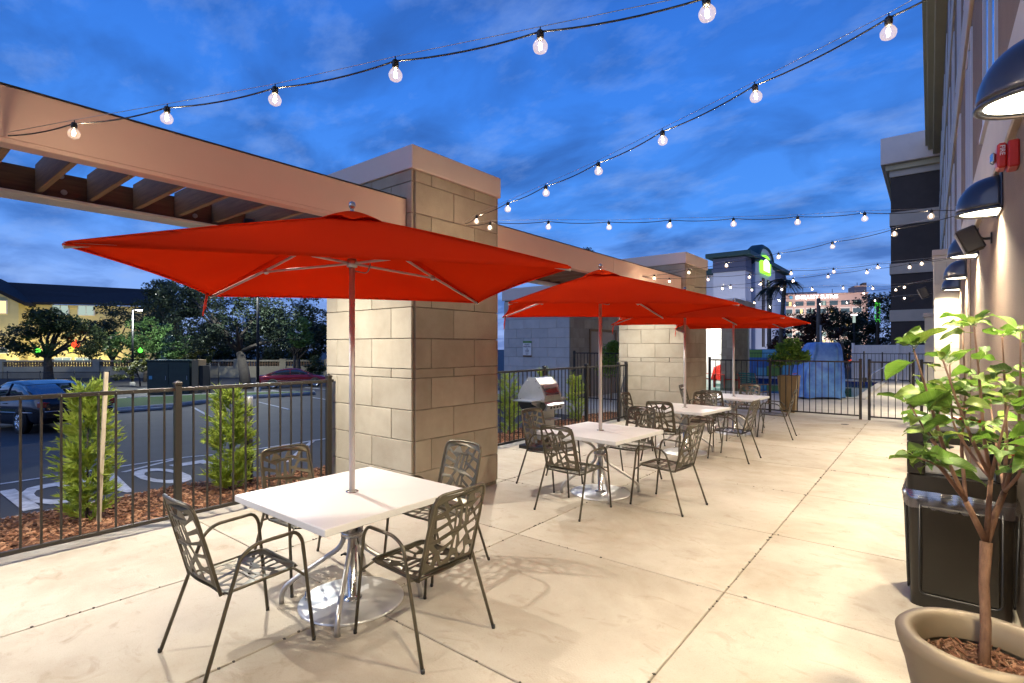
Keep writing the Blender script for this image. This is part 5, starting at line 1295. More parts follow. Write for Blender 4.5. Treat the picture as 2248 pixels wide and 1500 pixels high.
# ================================================================== CAR PARK THINGS
def make_car(label, loc, heading, body, low=0.0, plate='7LS 9GJ', rings=False):
    t = thing('parked_car', label, 'car', loc); 
    t.rotation_euler = (Matrix.Rotation(-.035, 4, 'Y') @ Matrix.Rotation(R(heading), 4, 'Z')).to_euler()
    B = M_[body]
    st = [(-2.50, .74, .70, .40), (-2.46, .90, .80, .32), (-2.38, .965, .865, .28), (-2.0, .985, .915, .24), (-1.6, .98, .935, .22), (-.8, .965, .945, .21), (0, .95, .945, .21), (.9, .935, .94, .21), (1.25, .925, .935, .21), (1.7, .86, .915, .22), (2.1, .775, .88, .24), (2.36, .68, .82, .28), (2.47, .58, .74, .34), (2.51, .50, .64, .38)]
    def sec(x, top, w, bot):
        h = [(0, top + .022), (.5*w, top + .016), (.86*w, top - .004), (.955*w, top - .035), (.99*w, top - .11), (w, .62), (.992*w, .48), (.975*w, .36), (.93*w, bot + .02), (.6*w, bot), (0, bot)]
        return [Vector((x, y, z)) for y, z in h] + [Vector((x, -y, z)) for y, z in reversed(h[1:-1])]
    b = MB(); S_ = [sec(*q) for q in st]; n = len(S_[0])
    b.add([p for s in S_ for p in s], [(i*n+k, i*n+(k+1) % n, (i+1)*n+(k+1) % n, (i+1)*n+k) for i in range(len(S_)-1) for k in range(n)], True)
    b.add(S_[0], [tuple(range(n))]); b.add(S_[-1], [tuple(reversed(range(n)))])
    bo = b.build('body', B, t)
    gs = [(-1.85, .985, .985, .78), (-1.45, 1.15, .98, .80), (-1.05, 1.315, .975, .815), (-.6, 1.41, .965, .82), (-.1, 1.44, .955, .82), (.3, 1.415, .95, .82), (.62, 1.32, .945, .81), (1.0, 1.12, .935, .79), (1.35, .935, .925, .76)]
    def gsec(x, zt, zb, w):
        f_ = max(0, min(1, (zt - zb)/.48)); wt = w - .17*f_
        h = [(0, zt), (.6*wt, zt - .006*f_), (.93*wt, zt - .03*f_), (wt, zt - .085*f_), (w, zb)]
        return [Vector((x, y, z)) for y, z in h] + [Vector((x, -y, z)) for y, z in reversed(h[1:])]
    g_ = MB(); G = [gsec(*q) for q in gs]; n = len(G[0])
    g_.add([p for s in G for p in s], [(i*n+k, (i+1)*n+k, (i+1)*n+(k+1) % n, i*n+(k+1) % n) for i in range(len(G)-1) for k in range(n-1) if True], True)
    g_.build('windows', M_['car_glass'], t)
    # roof skin and pillars, a few mm proud of the glass
    r_ = MB(); idx = [0, 1, 2, 3, 9-1, 9-2, 9-3]
    rs = [gsec(x, zt + .006, zb, w + .004) for x, zt, zb, w in gs[2:7]]
    strip_ = lambda s: [s[3], s[2], s[1], s[0], s[-1], s[-2], s[-3]] if len(s) == 8 else [s[3], s[2], s[1], s[0], s[8], s[7], s[6]]
    rows = [strip_(s) for s in rs]; m_ = len(rows[0])
    r_.add([p for q in rows for p in q], [(i*m_+k, i*m_+k+1, (i+1)*m_+k+1, (i+1)*m_+k) for i in range(len(rows)-1) for k in range(m_-1)], True)
    r_.build('roof', B, t)
    for s in (1, -1):
        def gp(x, f_):   # point on the side glass at station x, fraction up
            for (xa, za, ba, wa), (xb, zb_, bb, wb) in zip(gs, gs[1:]):
                if xa <= x <= xb:
                    q = (x - xa)/(xb - xa); zt = za+(zb_-za)*q; zb2 = ba+(bb-ba)*q; w = wa+(wb-wa)*q
                    f2 = max(0, min(1, (zt-zb2)/.48)); wt = w - .17*f2; z1 = zt - .085*f2
                    return Vector((x, s*(w + (wt-w)*f_ + .004), zb2 + (z1-zb2)*f_))
        for pth in ([gp(-1.84, 1), gp(-1.45, 1), gp(-1.05, 1)], [gp(.62, 1), gp(1.0, 1), gp(1.34, 1)]): MB().tube(pth, .034, 6, flat=1).build('pillar', B, t)
        MB().tube([gp(-.25, 0), gp(-.22, 1)], .03, 6).build('pillar', B, t)
        MB().tube([gp(-1.5, .02), gp(-.8, .0), gp(0, 0), gp(1.2, .0)], .011, 6).build('window_trim', M_['chrome'], t)
        MB().tube([(-2.2, s*.945, .58), (-.8, s*.953, .57), (.9, s*.952, .56), (1.9, s*.915, .55)], .010, 6).build('side_trim', M_['chrome'], t)
        for x in (-.55, .45): MB().cbox(x - .11, x + .11, s*.948 - .012, s*.948 + .012, .80, .825, .004).build('door_handle', B, t)
        mr_ = MB(); mr_.ball((1.0, s*1.0, 1.0), .10, 12, 8, (.75, 1, .65)); mr_.build('mirror', B, t)
        tl = MB(); tl.cbox(-2.475, -2.30, min(s*.50, s*.885), max(s*.50, s*.885), .70, .855, .02); tl.build('tail_light', M_['tail_red'], t)
        hl = MB(); hl.cbox(2.28, 2.46, min(s*.45, s*.80), max(s*.45, s*.80), .56, .68, .02); hl.build('headlight', M_['car_glass'], t)
        for x in (-1.45, 1.47):
            ar = MB(); ar.lathe([(.0, .0), (.375, .0), (.375, .06), (0, .06)], 28, M=Matrix.Translation((x, s*.90, .335)) @ Euler((R(90), 0, 0)).to_matrix().to_4x4() @ Matrix.Translation((0, 0, -.03 - s*.018))); ar.build('wheel_arch', M_['rubber'], t)
            Mx = Matrix.Translation((x, s*.87, .325)) @ Euler((R(-90*s), 0, 0)).to_matrix().to_4x4()
            wh = MB(); wh.lathe([(.21, -.1), (.30, -.11), (.325, -.08), (.328, .0), (.325, .08), (.305, .105), (.225, .11), (.215, .09)], 32, M=Mx); wo = wh.build('wheel', M_['rubber'], t)
            rm = MB(); rm.lathe([(.215, .105), (.205, .085), (.06, .075), (.05, .10), (0, .105)], 32, M=Mx)
            for k in range(10):
                a = 2*math.pi*k/10; rm.tube([Mx @ Vector((.05*math.cos(a), .05*math.sin(a), .095)), Mx @ Vector((.205*math.cos(a), .205*math.sin(a), .102))], .016, 6)
            rm.build('rim', M_['chrome'], wo)
    MB().cbox(-2.535, -2.40, -.80, .80, .40, .60, .03).build('rear_bumper', B, t)
    MB().tube([(-2.52, -.80, .60), (-2.54, -.4, .60), (-2.54, .4, .60), (-2.52, .8, .60)], .010, 6).build('bumper_trim', M_['chrome'], t)
    pl_ = MB().cbox(-2.505, -2.492, -.155, .155, .68, .835, .004).build('number_plate', M_['plate_white'], t)
    mobj('lettering', text_mesh('lettering', plate, .085, M_['print_dark'], .001, .001), pl_, (-2.5065, 0, .755), (R(90), 0, R(-90)))
    if rings:
        em = MB()
        for k in range(4): em.tube([(-2.50, -.10 + .066*k + .045*math.cos(a), .885 + .045*math.sin(a)) for a in [2*math.pi*i/20 for i in range(20)]], .006, 6, closed=True)
        em.build('emblem', M_['chrome'], t)
    return t
def lotp(x, y): return (x, y, lotz(x))
make_car('black sedan with four-ring badge parked beyond the bar fence', lotp(-20.9, 3.42), 191, 'car_black', rings=True)
rc = atLot(622, 856); make_car('dark red sedan parked past the big tree on the car park', lotp(-37.6, 20.6), 66, 'car_red', plate='RED 214' if False else 'K7 PM4')

# wheel stop, transformer cabinets
for (x, y) in ((-26.2, 7.2),): 
    w_ = MB(); w_.cbox(-.09, .09, -.9, .9, 0, .12, .03); o = w_.build('wheel_stop', M_['kerb'], None, (x + 1.8, y, lotz(x + 1.8)), (0, 0, R(-12))); tag(o, 'concrete wheel stop lying by the grassy island kerb', 'wheel stop', 'wheel stops by the grassy island')
cb = atD(393, 800, 31.5); cbx = (cb.x, cb.y, lotz(cb.x) + .1)
ca = math.atan2(RT.y, RT.x)
tc_ = thing('transformer_cabinet', 'large dark green electrical cabinet with two doors on the grass', 'cabinet', cbx, ca + R(4))
MB().cbox(-1.42, 1.0, -.7, .7, 0, 1.98, .02).build('housing', M_['cabinet_green'], tc_)
MB().cbox(-1.46, 1.04, -.74, .74, 1.982, 2.08, .02).build('lid', M_['cabinet_green'], tc_)
for a, b_ in ((-1.40, -.22), (-.20, .98)):
    d_ = MB().cbox(a, b_, -.725, -.702, .08, 1.92, .008).build('door', M_['cabinet_green'], tc_)
    MB().cbox(b_ - .16, b_ - .12, -.75, -.726, .9, 1.15, .006).build('handle', M_['pole_grey'], d_)
MB().cbox(-1.30, -1.12, -.733, -.726, .95, 1.15, .002).build('warning_label', M_['mural_cyan'], tc_)
t2 = thing('meter_cabinet', 'narrow tan electrical cabinet beside the large green one', 'cabinet', (atD(437, 800, 31.2).x, atD(437, 800, 31.2).y, lotz(-31) + .1), ca)
MB().cbox(-.20, .20, -.4, .4, 0, 1.95, .015).build('housing', M_['cabinet_tan'], t2); MB().cbox(.20, .42, -.35, .35, .3, 1.6, .015).build('side_box', M_['rubber'], t2)

# chain-link fence on the island
def chain_fence(label, uvs, dep, h, pole_n):
    pts = [atD(u, 800, dep_) for u, dep_ in zip(uvs, dep)]; t = thing('chain_link_fence', label, 'fence', (pts[0].x, pts[0].y, lotz(pts[0].x)), 0, 'chain-link fences by the car park')
    o = t.location.copy(); P = [Vector((p.x, p.y, lotz(p.x))) for p in pts]
    for a, b in zip(P, P[1:]):
        MB().tube([a + Vector((0, 0, h)) - o, b + Vector((0, 0, h)) - o], .025, 6).build('top_rail', M_['pole_metal'], t)
        MB().add([a - o, b - o, b + Vector((0, 0, h)) - o, a + Vector((0, 0, h)) - o], [(0,1,2,3)]).build('wire_mesh', M_['link_mesh'], t)
        for k in range(pole_n + 1): q = a.lerp(b, k/pole_n) - o; MB().tube([q, q + Vector((0, 0, h + .08))], .032, 6).build('post', M_['pole_metal'], t)
chain_fence('dark chain-link fence running behind the black sedan', (-120, 240), (36, 33), 1.55, 5)
chain_fence('dark chain-link fence beside the electrical cabinets', (440, 480), (33, 35), 1.9, 2)

# trees --------------------------------------------------------------
def tree(name, label, base, blobs, n, leaf, lm, seed, trunk_r=.25, fork=None, bark='bark_dark', group=None, asp=.5, limbs=7):
    t = thing(name, label, 'tree', base, 0, group); rr = random.Random(seed)
    B = [(Vector(c) - Vector(base), r_) for c, r_ in blobs]
    cen = sum((c for c, r_ in B), Vector()) / len(B); zlo = min(c.z - r_[2] for c, r_ in B)
    fk = Vector(fork) - Vector(base) if fork else Vector((cen.x*.15, cen.y*.15, max(.8, zlo*.75)))
    tr = MB(); tr.tube([(0, 0, -.2), (fk.x*.4 + .05, fk.y*.4, fk.z*.5), fk], [trunk_r*1.25, trunk_r, trunk_r*.8], 9)
    cl_ = []
    for i in range(int(n/55)):
        c, r_ = rr.choice(B); d = Vector((rr.gauss(0, 1), rr.gauss(0, 1), rr.gauss(0, 1))).normalized()*(.45 + .62*rr.random()**.6)
        cl_.append(c + Vector((d.x*r_[0], d.y*r_[1], d.z*r_[2])))
    for k in range(limbs):
        e = rr.choice(cl_); e = fk.lerp(e, .8); mid = fk.lerp(e, .5) + Vector((rr.uniform(-.3, .3), rr.uniform(-.3, .3), .2)); tr.tube([fk, mid, e], [trunk_r*.5, trunk_r*.3, trunk_r*.1], 6)
        for q in range(2): e2 = e + Vector((rr.uniform(-1, 1), rr.uniform(-1, 1), rr.uniform(-.2, .9)))*r_[2]*.35; tr.tube([mid.lerp(e, .6), e2], [trunk_r*.16, trunk_r*.05], 5)
    tr.build('trunk', M_[bark], t)
    cs_ = sum(r_[2] for c, r_ in B)/len(B)*.20 + leaf*.8
    leaf_cloud([(p, (cs_*rr.uniform(.7, 1.5), cs_*rr.uniform(.7, 1.5), cs_*rr.uniform(.5, .9))) for p in cl_], n, leaf, seed, asp).build('crown', M_[lm], t)
    return t
def bp(u, v, dep): return atD(u, v, dep)
def gb(u, dep): p = atD(u, 800, dep); return (p.x, p.y, lotz(p.x))
def m_px(px, dep): return px*dep/FPX
def crown(u, v, dep, ru, rv): return (bp(u, v, dep), (m_px(ru, dep), m_px(ru, dep)*.8, m_px(rv, dep)))
G_L = 'trees along the car park'
tree('oak_tree', 'dark spreading tree in front of the cream building and garden wall', gb(107, 46), [crown(110, 730, 46, 75, 48), crown(40, 745, 46, 48, 36), crown(185, 745, 46, 52, 42), crown(105, 700, 46, 50, 30)], 9000, .27, 'leaf_oak', 2, .34, group=G_L, fork=bp(105, 785, 46), limbs=12)
tree('oak_tree', 'big leaning tree with grey trunk next to the red sedan', gb(540, 39), [crown(520, 715, 39, 95, 62), crown(430, 730, 39, 70, 55), crown(600, 710, 39, 65, 60), crown(510, 650, 39, 90, 40), crown(400, 660, 39, 55, 35)], 12000, .24, 'leaf_dark', 3, .36, group=G_L, fork=bp(527, 772, 39), bark='pole_wood', limbs=12)
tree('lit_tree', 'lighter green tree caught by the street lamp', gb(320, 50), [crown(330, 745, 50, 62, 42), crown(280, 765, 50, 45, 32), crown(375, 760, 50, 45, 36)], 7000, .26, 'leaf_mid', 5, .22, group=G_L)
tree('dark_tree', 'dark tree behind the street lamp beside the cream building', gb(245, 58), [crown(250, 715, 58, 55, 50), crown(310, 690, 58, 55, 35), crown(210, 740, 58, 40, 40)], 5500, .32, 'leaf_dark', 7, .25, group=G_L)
tree('dark_tree', 'tall dark tree rising above the red umbrella strap', gb(400, 62), [crown(390, 670, 62, 62, 48), crown(360, 640, 62, 34, 22), crown(450, 680, 62, 60, 55)], 6500, .34, 'leaf_dark', 8, .28, group=G_L)
tree('dark_tree', 'dark tree with green lit leaves left of the tan pillar', gb(655, 56), [crown(650, 715, 56, 48, 50), crown(690, 700, 56, 40, 60), crown(610, 740, 56, 38, 36)], 6000, .32, 'leaf_dark', 9, .25, group=G_L)
tree('lit_tree', 'small green lit tree glowing beside the pillar', gb(645, 52), [crown(648, 720, 52, 30, 32), crown(660, 745, 52, 24, 18)], 2200, .30, 'leaf_mid', 10, .14, group=G_L)
tree('small_tree', 'small yellow-green tree by the electrical cabinets', gb(440, 42), [crown(440, 785, 42, 32, 24), crown(415, 800, 42, 24, 16)], 2200, .18, 'leaf_yellow', 11, .08, group=G_L)
tree('small_tree', 'small yellow-green tree at the foot of the street lamp', gb(308, 44), [crown(306, 805, 44, 22, 20), crown(270, 822, 44, 22, 16)], 1500, .18, 'leaf_yellow', 12, .06, group=G_L)
tree('garden_bush', 'round dark bush by the garden wall near the tan pillar', gb(690, 47), [crown(692, 805, 47, 22, 20)], 1500, .22, 'leaf_oak', 13, .05, group=G_L)

for k, (u, v, dep, ru, rv, lb) in enumerate(((470, 745, 66, 60, 50, 'dark tree filling the gap left of the leaning tree'), (575, 740, 68, 55, 60, 'dark tree filling the gap right of the leaning tree'), (345, 715, 70, 50, 60, 'dark tree between the cream building and the lit tree'), (690, 760, 62, 40, 45, 'dark tree crowding the far side of the pillar'), (525, 770, 70, 50, 40, 'low dark tree behind the leaning trunk'), (625, 775, 66, 45, 36, 'low dark tree behind the red sedan'), (415, 770, 64, 45, 36, 'low dark tree behind the electrical cabinets'))):
    tree('dark_tree', lb, gb(u, dep), [crown(u, v, dep, ru, rv), crown(u + 18, v - rv*.5, dep, ru*.6, rv*.6), crown(u - 20, v + 12, dep, ru*.7, rv*.7)], 5200, .36, 'leaf_dark' if k % 3 else 'leaf_oak', 60 + k, .2, group=G_L)
# street lamps
def street_lamp(label, u, v, dep, lit, side=1):
    p = atD(u, v, dep); z0 = lotz(p.x); h = p.z - z0
    t = thing('street_lamp', label, 'street lamp', (p.x, p.y, z0), ca, 'street lamps in the car park')
    MB().tube([(0, 0, -.1), (0, 0, h)], [.10, .07], 10).build('pole', M_['pole_metal'], t)
    MB().lathe([(.2, -.05), (.2, .25), (.1, .3)], 12).build('footing', M_['kerb'], t)
    MB().tube([(0, 0, h - .08), (side*.35, 0, h - .02)], .04, 8).build('arm', M_['pole_metal'], t)
    hd = MB().cbox(side*.55 - .3, side*.55 + .3, -.18, .18, h - .08, h + .06, .02).build('head', M_['pole_metal'], t)
    if lit:
        MB().cbox(side*.55 - .22, side*.55 + .22, -.13, .13, h - .11, h - .082, .004).build('lens', M_['far_lamp'], hd)
        ld = bpy.data.lights.new('lamp_light', 'POINT'); ld.energy = 2400; ld.color = (.95, 1, .92); ld.shadow_soft_size = .15
        lo = bpy.data.objects.new('lamp_light', ld); COL.objects.link(lo); lo.parent = hd; lo.location = (side*.55, 0, h - .28)
street_lamp('lit street lamp on a black pole before the trees', 291, 679, 45, True)
street_lamp('street lamp on a black pole behind the big leaning tree', 566, 590, 34, True, -1)

# ================================================================== GARDEN WALL, CREAM BUILDING
def along(name, label, cat, ua, da, ub, db, zb):
    a, b = atD(ua, 800, da), atD(ub, 800, db); d = b - a
    t = thing(name, label, cat, (a.x, a.y, zb), math.atan2(d.y, d.x)); return t, Vector((d.x, d.y)).length
gw, GL = along('garden_wall', 'long rendered garden wall with a pierced brick band', 'wall', -110, 55, 720, 58, -1.6)
MB().box(0, GL, 0, .3, 0, 1.30).build('lower_wall', M_['garden_wall'], gw)
MB().cbox(-.05, GL + .05, -.05, .35, 1.80, 1.98, .02).build('coping', M_['garden_wall'], gw)
npan = 8
for k in range(npan + 1):
    x = GL*k/npan; MB().cbox(x - .35, x + .35, -.10, .40, 0, 2.1, .02).build('pier', M_['garden_wall'], gw)
lt = MB()
nb = 140
for k in range(nb): lt.box(GL*(k+.5)/nb - .06, GL*(k+.5)/nb + .06, .06, .22, 1.302, 1.798)
lt.box(0, GL, .07, .21, 1.50, 1.58)
stuff(lt.build('brick_lattice', M_['brown_trim'], gw))
cbld, CL = along('cream_building', 'cream rendered building with dark pitched roof beyond the garden wall', 'building', -150, 70, 345, 78, -1.6)
W_ = CL
MB().box(0, W_, 0, 12, 0, 9.4).build('wall', M_['cream_wall'], cbld)
xg = W_*.40
MB().prism([(0, -2.2, 0), (xg, -2.2, 0), (xg, -2.2, 9.4), (xg*.42, -2.2, 13.0), (0, -2.2, 11.2)], (0, 2.19, 0)).build('gable_wall', M_['cream_wall'], cbld)
rf = MB(); rf.prism([(-1, -.9, 9.42), (W_ + 1, -.9, 9.42), (W_ + 1, 6, 12.2), (-1, 6, 12.9)], (0, 0, .25)); rf.build('roof', M_['roof_dark'], cbld)
MB().prism([(xg + 1.0, -2.8, 9.0), (xg + 1.0, -2.8, 9.5), (xg*.42, -2.8, 13.45), (xg*.42, -2.8, 13.05)], (0, 9, 0)).build('gable_roof', M_['roof_dark'], cbld)
MB().prism([(-1, -2.8, 11.0), (xg*.42, -2.8, 13.05), (xg*.42, -2.8, 13.45), (-1, -2.8, 11.4)], (0, 9, 0)).build('gable_roof', M_['roof_dark'], cbld)
MB().cbox(xg, W_, -.12, -.002, 8.9, 9.38, .02).build('frieze', M_['cream_wall'], cbld)
for i, (u, v0, v1, lit) in enumerate(((6, 664, 690, 2), (120, 671, 691, 1), (178, 672, 692, 1), (8, 765, 775, 0), (125, 786, 796, 1), (172, 786, 796, 1), (235, 740, 765, 0))):
    t_ = (u + 150)/495; x = W_*t_; dep = 70 + 8*t_; z0 = 1.7 + (764 - v1)*dep/1150 + 1.6; z1 = 1.7 + (764 - v0)*dep/1150 + 1.6
    yo = -2.2 if x < xg else 0
    f_ = MB().cbox(x - 1.05, x + 1.05, yo - .12, yo - .004, z0 - .1, z1 + .1, .02).build('window', M_['white_paint'], cbld)
    MB().box(x - .9, x - .05, yo - .135, yo - .121, z0, z1).box(x + .05, x + .9, yo - .135, yo - .121, z0, z1).build('panes', M_[('pink_glass', 'window_pale', 'window_warm')[lit]], f_)
# wall washers at the foot of the building
for i, u in enumerate((-60, 65, 160, 235)):
    t_ = (u + 150)/495; x = W_*t_
    wt_ = thing('wall_washer', 'small ground lamp washing the cream building, %s' % ('at its far left end', 'under the spreading tree', 'between the two trees', 'behind the street lamp pole')[i], 'ground lamp', cbld.matrix_basis @ Vector((x, -4.6, .0)), cbld.rotation_euler.z, 'ground lamps along the cream building')
    MB().cbox(-.2, .2, -.12, .12, 0, .3, .02).build('case', M_['pole_metal'], wt_); MB().cbox(-.17, .17, -.09, .09, .302, .31, .002).build('lens', M_['sconce_glow'], wt_)
    ld = bpy.data.lights.new('lamp_light', 'SPOT'); ld.energy = 950; ld.color = (1, .85, .42); ld.spot_size = R(150); ld.spot_blend = .7; ld.shadow_soft_size = .2
    lo = bpy.data.objects.new('lamp_light', ld); COL.objects.link(lo); lo.parent = wt_; lo.location = (0, 0, .45); lo.rotation_euler = (R(140), 0, 0)
# coloured lanterns in the trees
for u, v, dep, mm, r_, lb in ((83, 770, 45, 'lantern_green', .2, 'glowing green lantern under the spreading dark tree'), (155, 767, 47, 'lantern_yellow', .24, 'glowing yellow lantern hanging in the dark tree'), (166, 758, 46, 'lantern_red', .30, 'glowing red lantern cluster in the dark tree'), (308, 770, 44.5, 'lantern_green', .17, 'glowing green lantern beside the street lamp pole')):
    m = MB(); m.ball((0, 0, 0), r_, 14, 10); m.tube([(0, 0, r_*.9), (0, 0, r_*1.6)], .03, 6)
    tag(m.build('lantern', M_[mm], None, atD(u, v, dep)), lb, 'lantern', 'coloured lanterns in the trees')
# ================================================================== FAR BUILDINGS
# pale hotel with navy band and arched sign tower
c0 = atD(1636, 764, 58); HX, HYY = c0.x, c0.y
fz = lambda v, u=1636, dep=58: CAM_H + (HY - v)*dep/FPX
bh = thing('pale_hotel', 'pale blue-grey hotel with dark green parapets and arched sign tower', 'building', (HX, HYY, 0))
o_ = Vector((-HX, -HYY, 0))
def fpart(name, mb, m, par=None): 
    return mb.build(name, M_[m], par or bh, o_ if par is None else None)
xl_ = atY(1566, 700, HYY).x; yr_ = atX(1696, 700, HX).y
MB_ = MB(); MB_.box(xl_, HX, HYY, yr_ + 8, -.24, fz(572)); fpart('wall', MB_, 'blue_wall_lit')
b = MB(); b.cbox(xl_ - .15, HX + .15, HYY - .15, yr_ + 8, fz(594), fz(586), .02); fpart('band', b, 'band_navy')
b = MB(); b.cbox(xl_ - .05, HX + .05, HYY - .05, yr_ + 8, fz(585), fz(562), .02); fpart('attic', b, 'band_navy')
b = MB(); b.cbox(xl_ - .7, HX + .7, HYY - .7, yr_ + 8, fz(561), fz(551), .05); fpart('parapet', b, 'parapet_green')
xl2 = atY(1500, 700, HYY + 6).x
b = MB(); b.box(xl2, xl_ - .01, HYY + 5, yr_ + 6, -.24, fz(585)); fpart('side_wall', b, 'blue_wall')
b = MB(); b.cbox(xl2 - .5, xl_ - .02, HYY + 4.4, yr_ + 6, fz(584), fz(570), .05); fpart('side_parapet', b, 'parapet_green')
b = MB(); b.cbox(xl_ - .1, HX + .1, HYY - .1, HYY + 6, fz(662), fz(657), .02); fpart('string_course', b, 'blue_wall')
# tower on the right-hand face
ya, yb_ = atX(1650, 700, HX).y, atX(1694, 700, HX).y; zt = fz(594, 1670, 64)
arch = [(ya, -.24), (yb_, -.24), (yb_, zt + .5)] + [((ya+yb_)/2 + (yb_-ya)/2*.72*math.cos(a), zt + .6 + 1.9*math.sin(a)) for a in [math.pi*i/12 for i in range(13)]] + [(ya, zt + .5)]
b = MB(); b.prism([(HX - 1.2, y, z) for y, z in arch], (1.6, 0, 0)); tw = fpart('tower', b, 'blue_wall_lit')
ap = [(HX - .3, (ya+yb_)/2 + (yb_-ya)/2*.74*math.cos(a), zt + .65 + 2.05*math.sin(a)) for a in [math.pi*i/16 for i in range(17)]]
ap = [(HX - .3, yb_ + .3, zt + .5)] + [(HX - .3, yb_ - .35, zt + .62)] + ap + [(HX - .3, ya + .35, zt + .62), (HX - .3, ya - .3, zt + .5)]
b = MB(); b.tube(ap, .42, 6, flat=2.2); fpart('tower_cornice', b, 'parapet_green')
for q, (v0, v1) in ((.36, (612, 762)), (.62, (612, 762))):
    y_ = ya + (yb_-ya)*q; b = MB(); b.cbox(HX + .4, HX + .50, y_ - .55, y_ + .55, fz(v1, 0, 63), fz(v0, 0, 63), .02); wo = fpart('stair_window', b, 'stucco_dark')
    for k in range(6): 
        zz = fz(v1, 0, 63) + (fz(v0, 0, 63) - fz(v1, 0, 63))*(k + .1)/6; zz2 = fz(v1, 0, 63) + (fz(v0, 0, 63) - fz(v1, 0, 63))*(k + .9)/6
        if q > .5: MB().box(HX + .502 - HX*0, HX + .52, y_ - .35, y_ + .35, zz, zz2).build('pane', M_['window_pale' if k in (2, 3, 5) else 'pink_glass'], wo)
for k in range(4):
    for j, yv in enumerate((.5, .92)):
        b = MB(); y_ = HYY + 1 + k*1.6
# glowing sign on the tower
yc_ = ya + (yb_-ya)*.42; zc_ = zt + .5
sg_ = thing('hotel_sign', 'glowing green and white sign on the arched tower', 'sign', (HX + .42, yc_, zc_))
so1 = [(1.05*math.cos(a), 1.0*math.sin(a) + .3) for a in [math.pi*i/10 for i in range(11)]]
so1 = [(-1.0, -1.3), (1.0, -1.3)] + so1
MB().prism([(0, y*(yb_-ya)*.22, z*.85) for y, z in so1], (.25, 0, 0)).build('case', M_['sign_green'], sg_)
MB().prism([(.252, y*(yb_-ya)*.145, z*.56 - .1) for y, z in so1], (.03, 0, 0)).build('face', M_['sign_pale'], sg_)
# pink hotel with lit name
pa_, pb_ = atD(1672, 764, 262), atD(1905, 764, 246); dd = pb_ - pa_; PL = Vector((dd.x, dd.y)).length
pk = thing('pink_hotel', 'long pink hotel with a lit white name on its parapet', 'building', (pa_.x, pa_.y, 0), math.atan2(dd.y, dd.x))
pz = lambda v: CAM_H + (HY - v)*254/FPX
MB().box(0, PL, 0, 22, -.24, pz(646)).build('wall', M_['pink_wall'], pk)
MB().cbox(-.4, PL + .4, -.4, 22, pz(647.5), pz(645), .1).build('coping', M_['pink_wall'], pk)
MB().box(PL*.25, PL*.55, 3, 14, pz(645), pz(640)).build('plant_room', M_['pink_wall'], pk)
MB().box(PL*.89, PL*1.0, 2, 14, pz(645), pz(630)).build('lift_tower', M_['pink_wall'], pk); MB().box(PL*.97, PL*1.0, 2, 8, pz(630), pz(624)).build('chimney', M_['stucco_dark'], pk)
for x, v in ((.42, 628), (.70, 634), (.93, 622)): MB().tube([(PL*x, 5, pz(646)), (PL*x, 5, pz(v))], .14, 5).build('mast', M_['pole_metal'], pk)
prr = random.Random(4)
wp = MB().box(-1.75, 1.75, -.14, -.02, -1.05, 1.05).mesh('window', M_['pink_glass']); wp2 = MB().box(-.55, .55, -.16, -.141, -1.0, 1.0)
wl1 = wp2.mesh('lit_pane', M_['window_warm']); wl2 = wp2.mesh('lit_pane', M_['window_pale']); pnl = MB().box(-2.1, 2.1, -.10, -.01, -1.6, 1.75).mesh('panel', M_['pink_panel'])
for r_ in range(6):
    for k in range(9):
        x = PL*(.05 + .107*k); z = pz(666.5 + r_*17)
        if r_ > 0: mobj('panel', pnl, pk, (x, 0, z))
        o = mobj('window', wp, pk, (x, 0, z)); 
        if prr.random() < .3: mobj('lit_pane', wl1 if prr.random() < .5 else wl2, o, (prr.choice((-.8, .8)), 0, 0))
MB().box(-.2, .6, -.5, 0, pz(720), pz(668)).build('stair_glass', M_['window_pale'], pk, (PL*.10, 0, 0))
nm = thing('lit_name', 'white lit letters reading the hotel name on the pink parapet', 'sign', pk.matrix_basis @ Vector((PL*.53, -.5, pz(652.5))), pk.rotation_euler.z)
mobj('letters', text_mesh('letters', 'EMBASSY SUITES', 2.5, M_['sign_white'], .15, .02), nm, (0, 0, 0), (R(90), 0, 0))
MB().cbox(-11.6, -10.2, -.1, .1, -.75, .75, .05).build('logo', M_['mural_cyan'], nm)

# dark trees behind the pool
mat('leaf_base', (0.1, 0.1, 0.1))
leafmat('leaf_sodium_tint', (0.085, 0.035, 0.02), (0.03, 0.014, 0.01), .25, .8)  # reddish sodium light from below, put into the leaf colour
G_R = 'dark trees behind the pool'
def gz(u, dep): p = atD(u, 800, dep); return (p.x, p.y, -.24)
tree('sodium_tint_tree', 'tree with red sodium glow in its leaf colour beside the palm behind the planter bush', gz(1745, 44), [crown(1745, 735, 44, 42, 42), crown(1770, 705, 44, 30, 25), crown(1720, 765, 44, 28, 28)], 5200, .22, 'leaf_sodium_tint', 41, .16, group=G_R)
tree('sodium_tint_tree', 'dark tree with red sodium glow in its leaf colour behind the blue pool lift cover', gz(1805, 47), [crown(1805, 740, 47, 40, 45), crown(1790, 710, 47, 25, 22)], 4800, .22, 'leaf_sodium_tint', 42, .16, group=G_R)
tree('dark_tree', 'dark tree rising behind the cut palm trunk', gz(1850, 50), [crown(1850, 720, 50, 42, 38), crown(1835, 700, 50, 26, 24), crown(1860, 760, 50, 36, 36)], 5200, .24, 'leaf_dark', 43, .2, group=G_R)
tree('dark_tree', 'tallest dark tree next to the hotel wing corner', gz(1922, 52), [crown(1920, 690, 52, 48, 42), crown(1945, 670, 52, 30, 26), crown(1910, 745, 52, 50, 42), crown(1890, 720, 52, 30, 30)], 8000, .25, 'leaf_dark', 44, .26, group=G_R)
